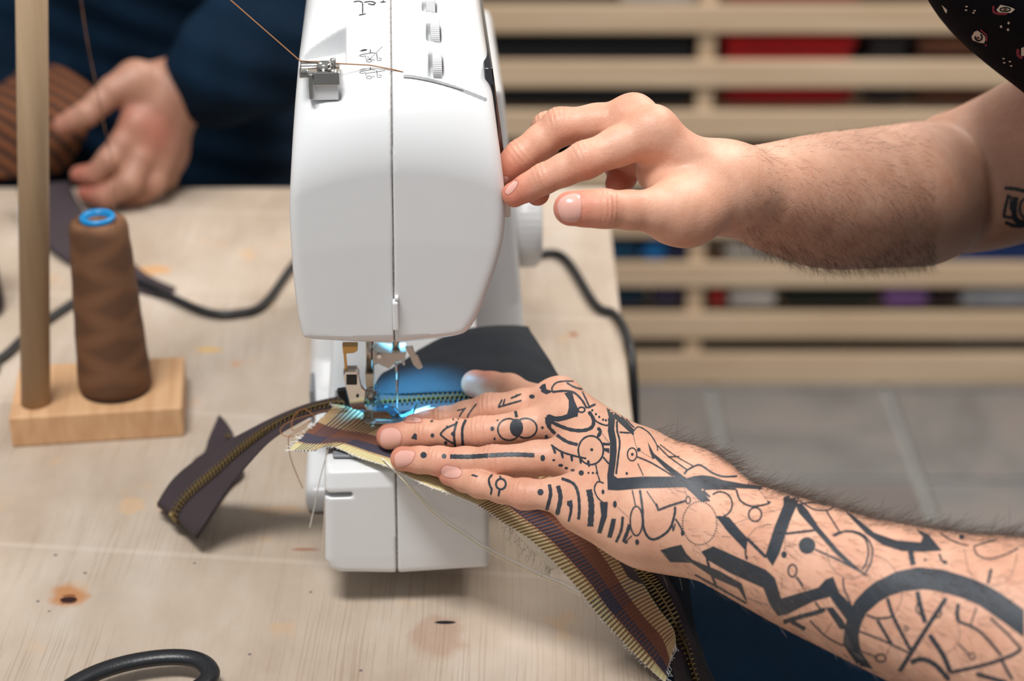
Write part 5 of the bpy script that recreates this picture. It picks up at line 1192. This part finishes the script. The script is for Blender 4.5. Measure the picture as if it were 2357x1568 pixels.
h.finger([D(146, 288, DD - .01), D(200, 262, DD - .012), D(262, 208, DD - .008), D(310, 190, DD)], [.0075, .0090, .0105, .0140], .012, .002)
P1, Q1, N1 = h.mesh(2)
b = Vox((-.70, 1.36, -.20), (.0, 1.86, .60), .009)
b.cone((-.36, 1.60, -.12), (-.36, 1.60, .32), .11, .13, .05); b.cone((-.50, 1.60, .42), (-.22, 1.60, .42), .07, .07, .05); b.cone((-.36, 1.60, .42), (-.36, 1.58, .52), .06, .052, .03)
P2, Q2, N2 = b.mesh(1)
P = np.concatenate([P1, P2]); Q = np.concatenate([Q1, Q2 + len(P1)]); N = np.concatenate([N1, N2]); tint = np.zeros(len(P))
for p in ((318, 285), (352, 305), (190, 402), (200, 440), (150, 288)): tint = np.maximum(tint, .8 * np.exp(-((P - D(*p, DD)) ** 2).sum(1) / .015 ** 2))
o = npobj('body', P, Q, 'skin_shaded', q2, N, tint); wpart(o, q2)
s = Vox((-.74, 1.30, -.22), (.02, 1.92, .62), .006)
s.cone((-.355, 1.62, -.14), (-.36, 1.62, .32), .165, .165, .06); s.cone((-.50, 1.62, .42), (-.22, 1.62, .42), .095, .095, .06)
s.chain([D(500, 172, DD + .02), D(560, 130, DD + .05), D(660, 70, DD + .10), D(740, -20, DD + .16), np.array((-.17, 1.62, .40))], [.040, .044, .052, .060, .085], .02)
s.chain([D(30, 250, DD + .12), D(-60, 120, DD + .15), np.array((-.54, 1.62, .40))], [.042, .055, .085], .02)
cr = s.ax; s.a += (0.0025 * np.sin(cr[0][:, None, None] * 90 + cr[2][None, None, :] * 140) * np.sin(cr[2][None, None, :] * 60 + cr[1][None, :, None] * 40)).astype(np.float32)
s.a = np.maximum(s.a, (s.ax[2][None, None, :] - .50)); P, Q, N = s.mesh(2); o = npobj('sweater', P, Q, 'sweater', q2, N); wpart(o, q2); o['label'] = 'navy blue sweater'
plain('dark_trousers', S(18, 22, 34), .9)
j = Vox((-.62, 1.36, -.745), (-.08, 1.84, -.04), .01)
for x0 in (-.46, -.24): j.chain([np.array((x0, 1.66, -.20)), np.array((x0, 1.45, -.19)), np.array((x0, 1.47, -.40)), np.array((x0, 1.50, -.68))], [.085, .07, .06, .05], .03)
j.cone((-.42, 1.66, -.2), (-.28, 1.66, -.2), .11, .11, .04); P, Q, N = j.mesh(1); o = npobj('trousers', P, Q, 'dark_trousers', q2, N); wpart(o, q2)
for x0 in (-.46, -.24): o = mobj('shoe', rbox((x0 - .045, 1.38, FZ + .002), (x0 + .045, 1.60, FZ + .075), .03, 4), 'shoe_black', q2, smooth=True); wpart(o, q2)
stl = empty('stool', (-.35, 1.70, FZ), label='dark round stool under the person in the navy sweater', cat='stool')
mobj('seat', lathe([(.0001, .350), (.15, .350), (.165, .360), (.165, .388), (.15, .398), (.0001, .400)], 32), 'stool_black', stl, smooth=True)
for a in range(4):
    x, y = math.cos(a * 1.571 + .78), math.sin(a * 1.571 + .78); mobj('leg', cyl((.15 * x, .15 * y, .001), (.11 * x, .11 * y, .351), .014), 'stool_black', stl, smooth=True)
# brown ribbed cloth and dark tape on the table
t = NT('corduroy'); c = t.coord(); wv = t.n('TexWave'); wv.bands_direction = 'DIAGONAL'; wv.inputs['Scale'].default_value = 38; wv.inputs['Distortion'].default_value = 1; t.l(c, wv.inputs['Vector'])
t.color(t.mix(wv.outputs[1], S(46, 22, 10), S(112, 62, 28))); t.set(Roughness=.85); t.bump(wv.outputs[1], .001, .8)
g, uv, _, _ = sheet([[D(-60, 200, 1.50), D(30, 168, 1.49), D(130, 150, 1.48), D(215, 200, 1.47)], [D(-60, 250, 1.46), D(30, 240, 1.45), D(130, 240, 1.44), D(222, 250, 1.44)], [D(-40, 300, 1.45), D(40, 310, 1.44), D(120, 320, 1.43), D(205, 300, 1.43)], [Z(-20, 395, .010), Z(40, 398, .010), Z(110, 396, .010), Z(160, 380, .012)], [Z(0, 412, .004), Z(40, 412, .004), Z(90, 410, .004), Z(130, 402, .004)]], 7, 7, .006)
o = mobj('brown_cloth', g, 'corduroy', smooth=True, uv=uv); tag(o, 'rust brown ribbed cloth held up at the far left', 'cloth')
g, uv, _, _ = sheet([[Z(40, 425, .02), Z(160, 418, .02)], [Z(50, 470, .012), Z(175, 455, .013)], [Z(85, 540, .006), Z(200, 500, .008)], [Z(150, 600, .003), Z(230, 545, .006)], [Z(235, 640, .0020), Z(290, 590, .004)], [Z(310, 668, .0016), Z(340, 632, .0025)], [Z(385, 690, .0014), Z(405, 662, .0018)]], 6, 6, .0011)
o = mobj('dark_tape', g, 'zip_tape', smooth=True, uv=uv); tag(o, 'dark brown tape lying on the table behind the thread cone', 'tape')
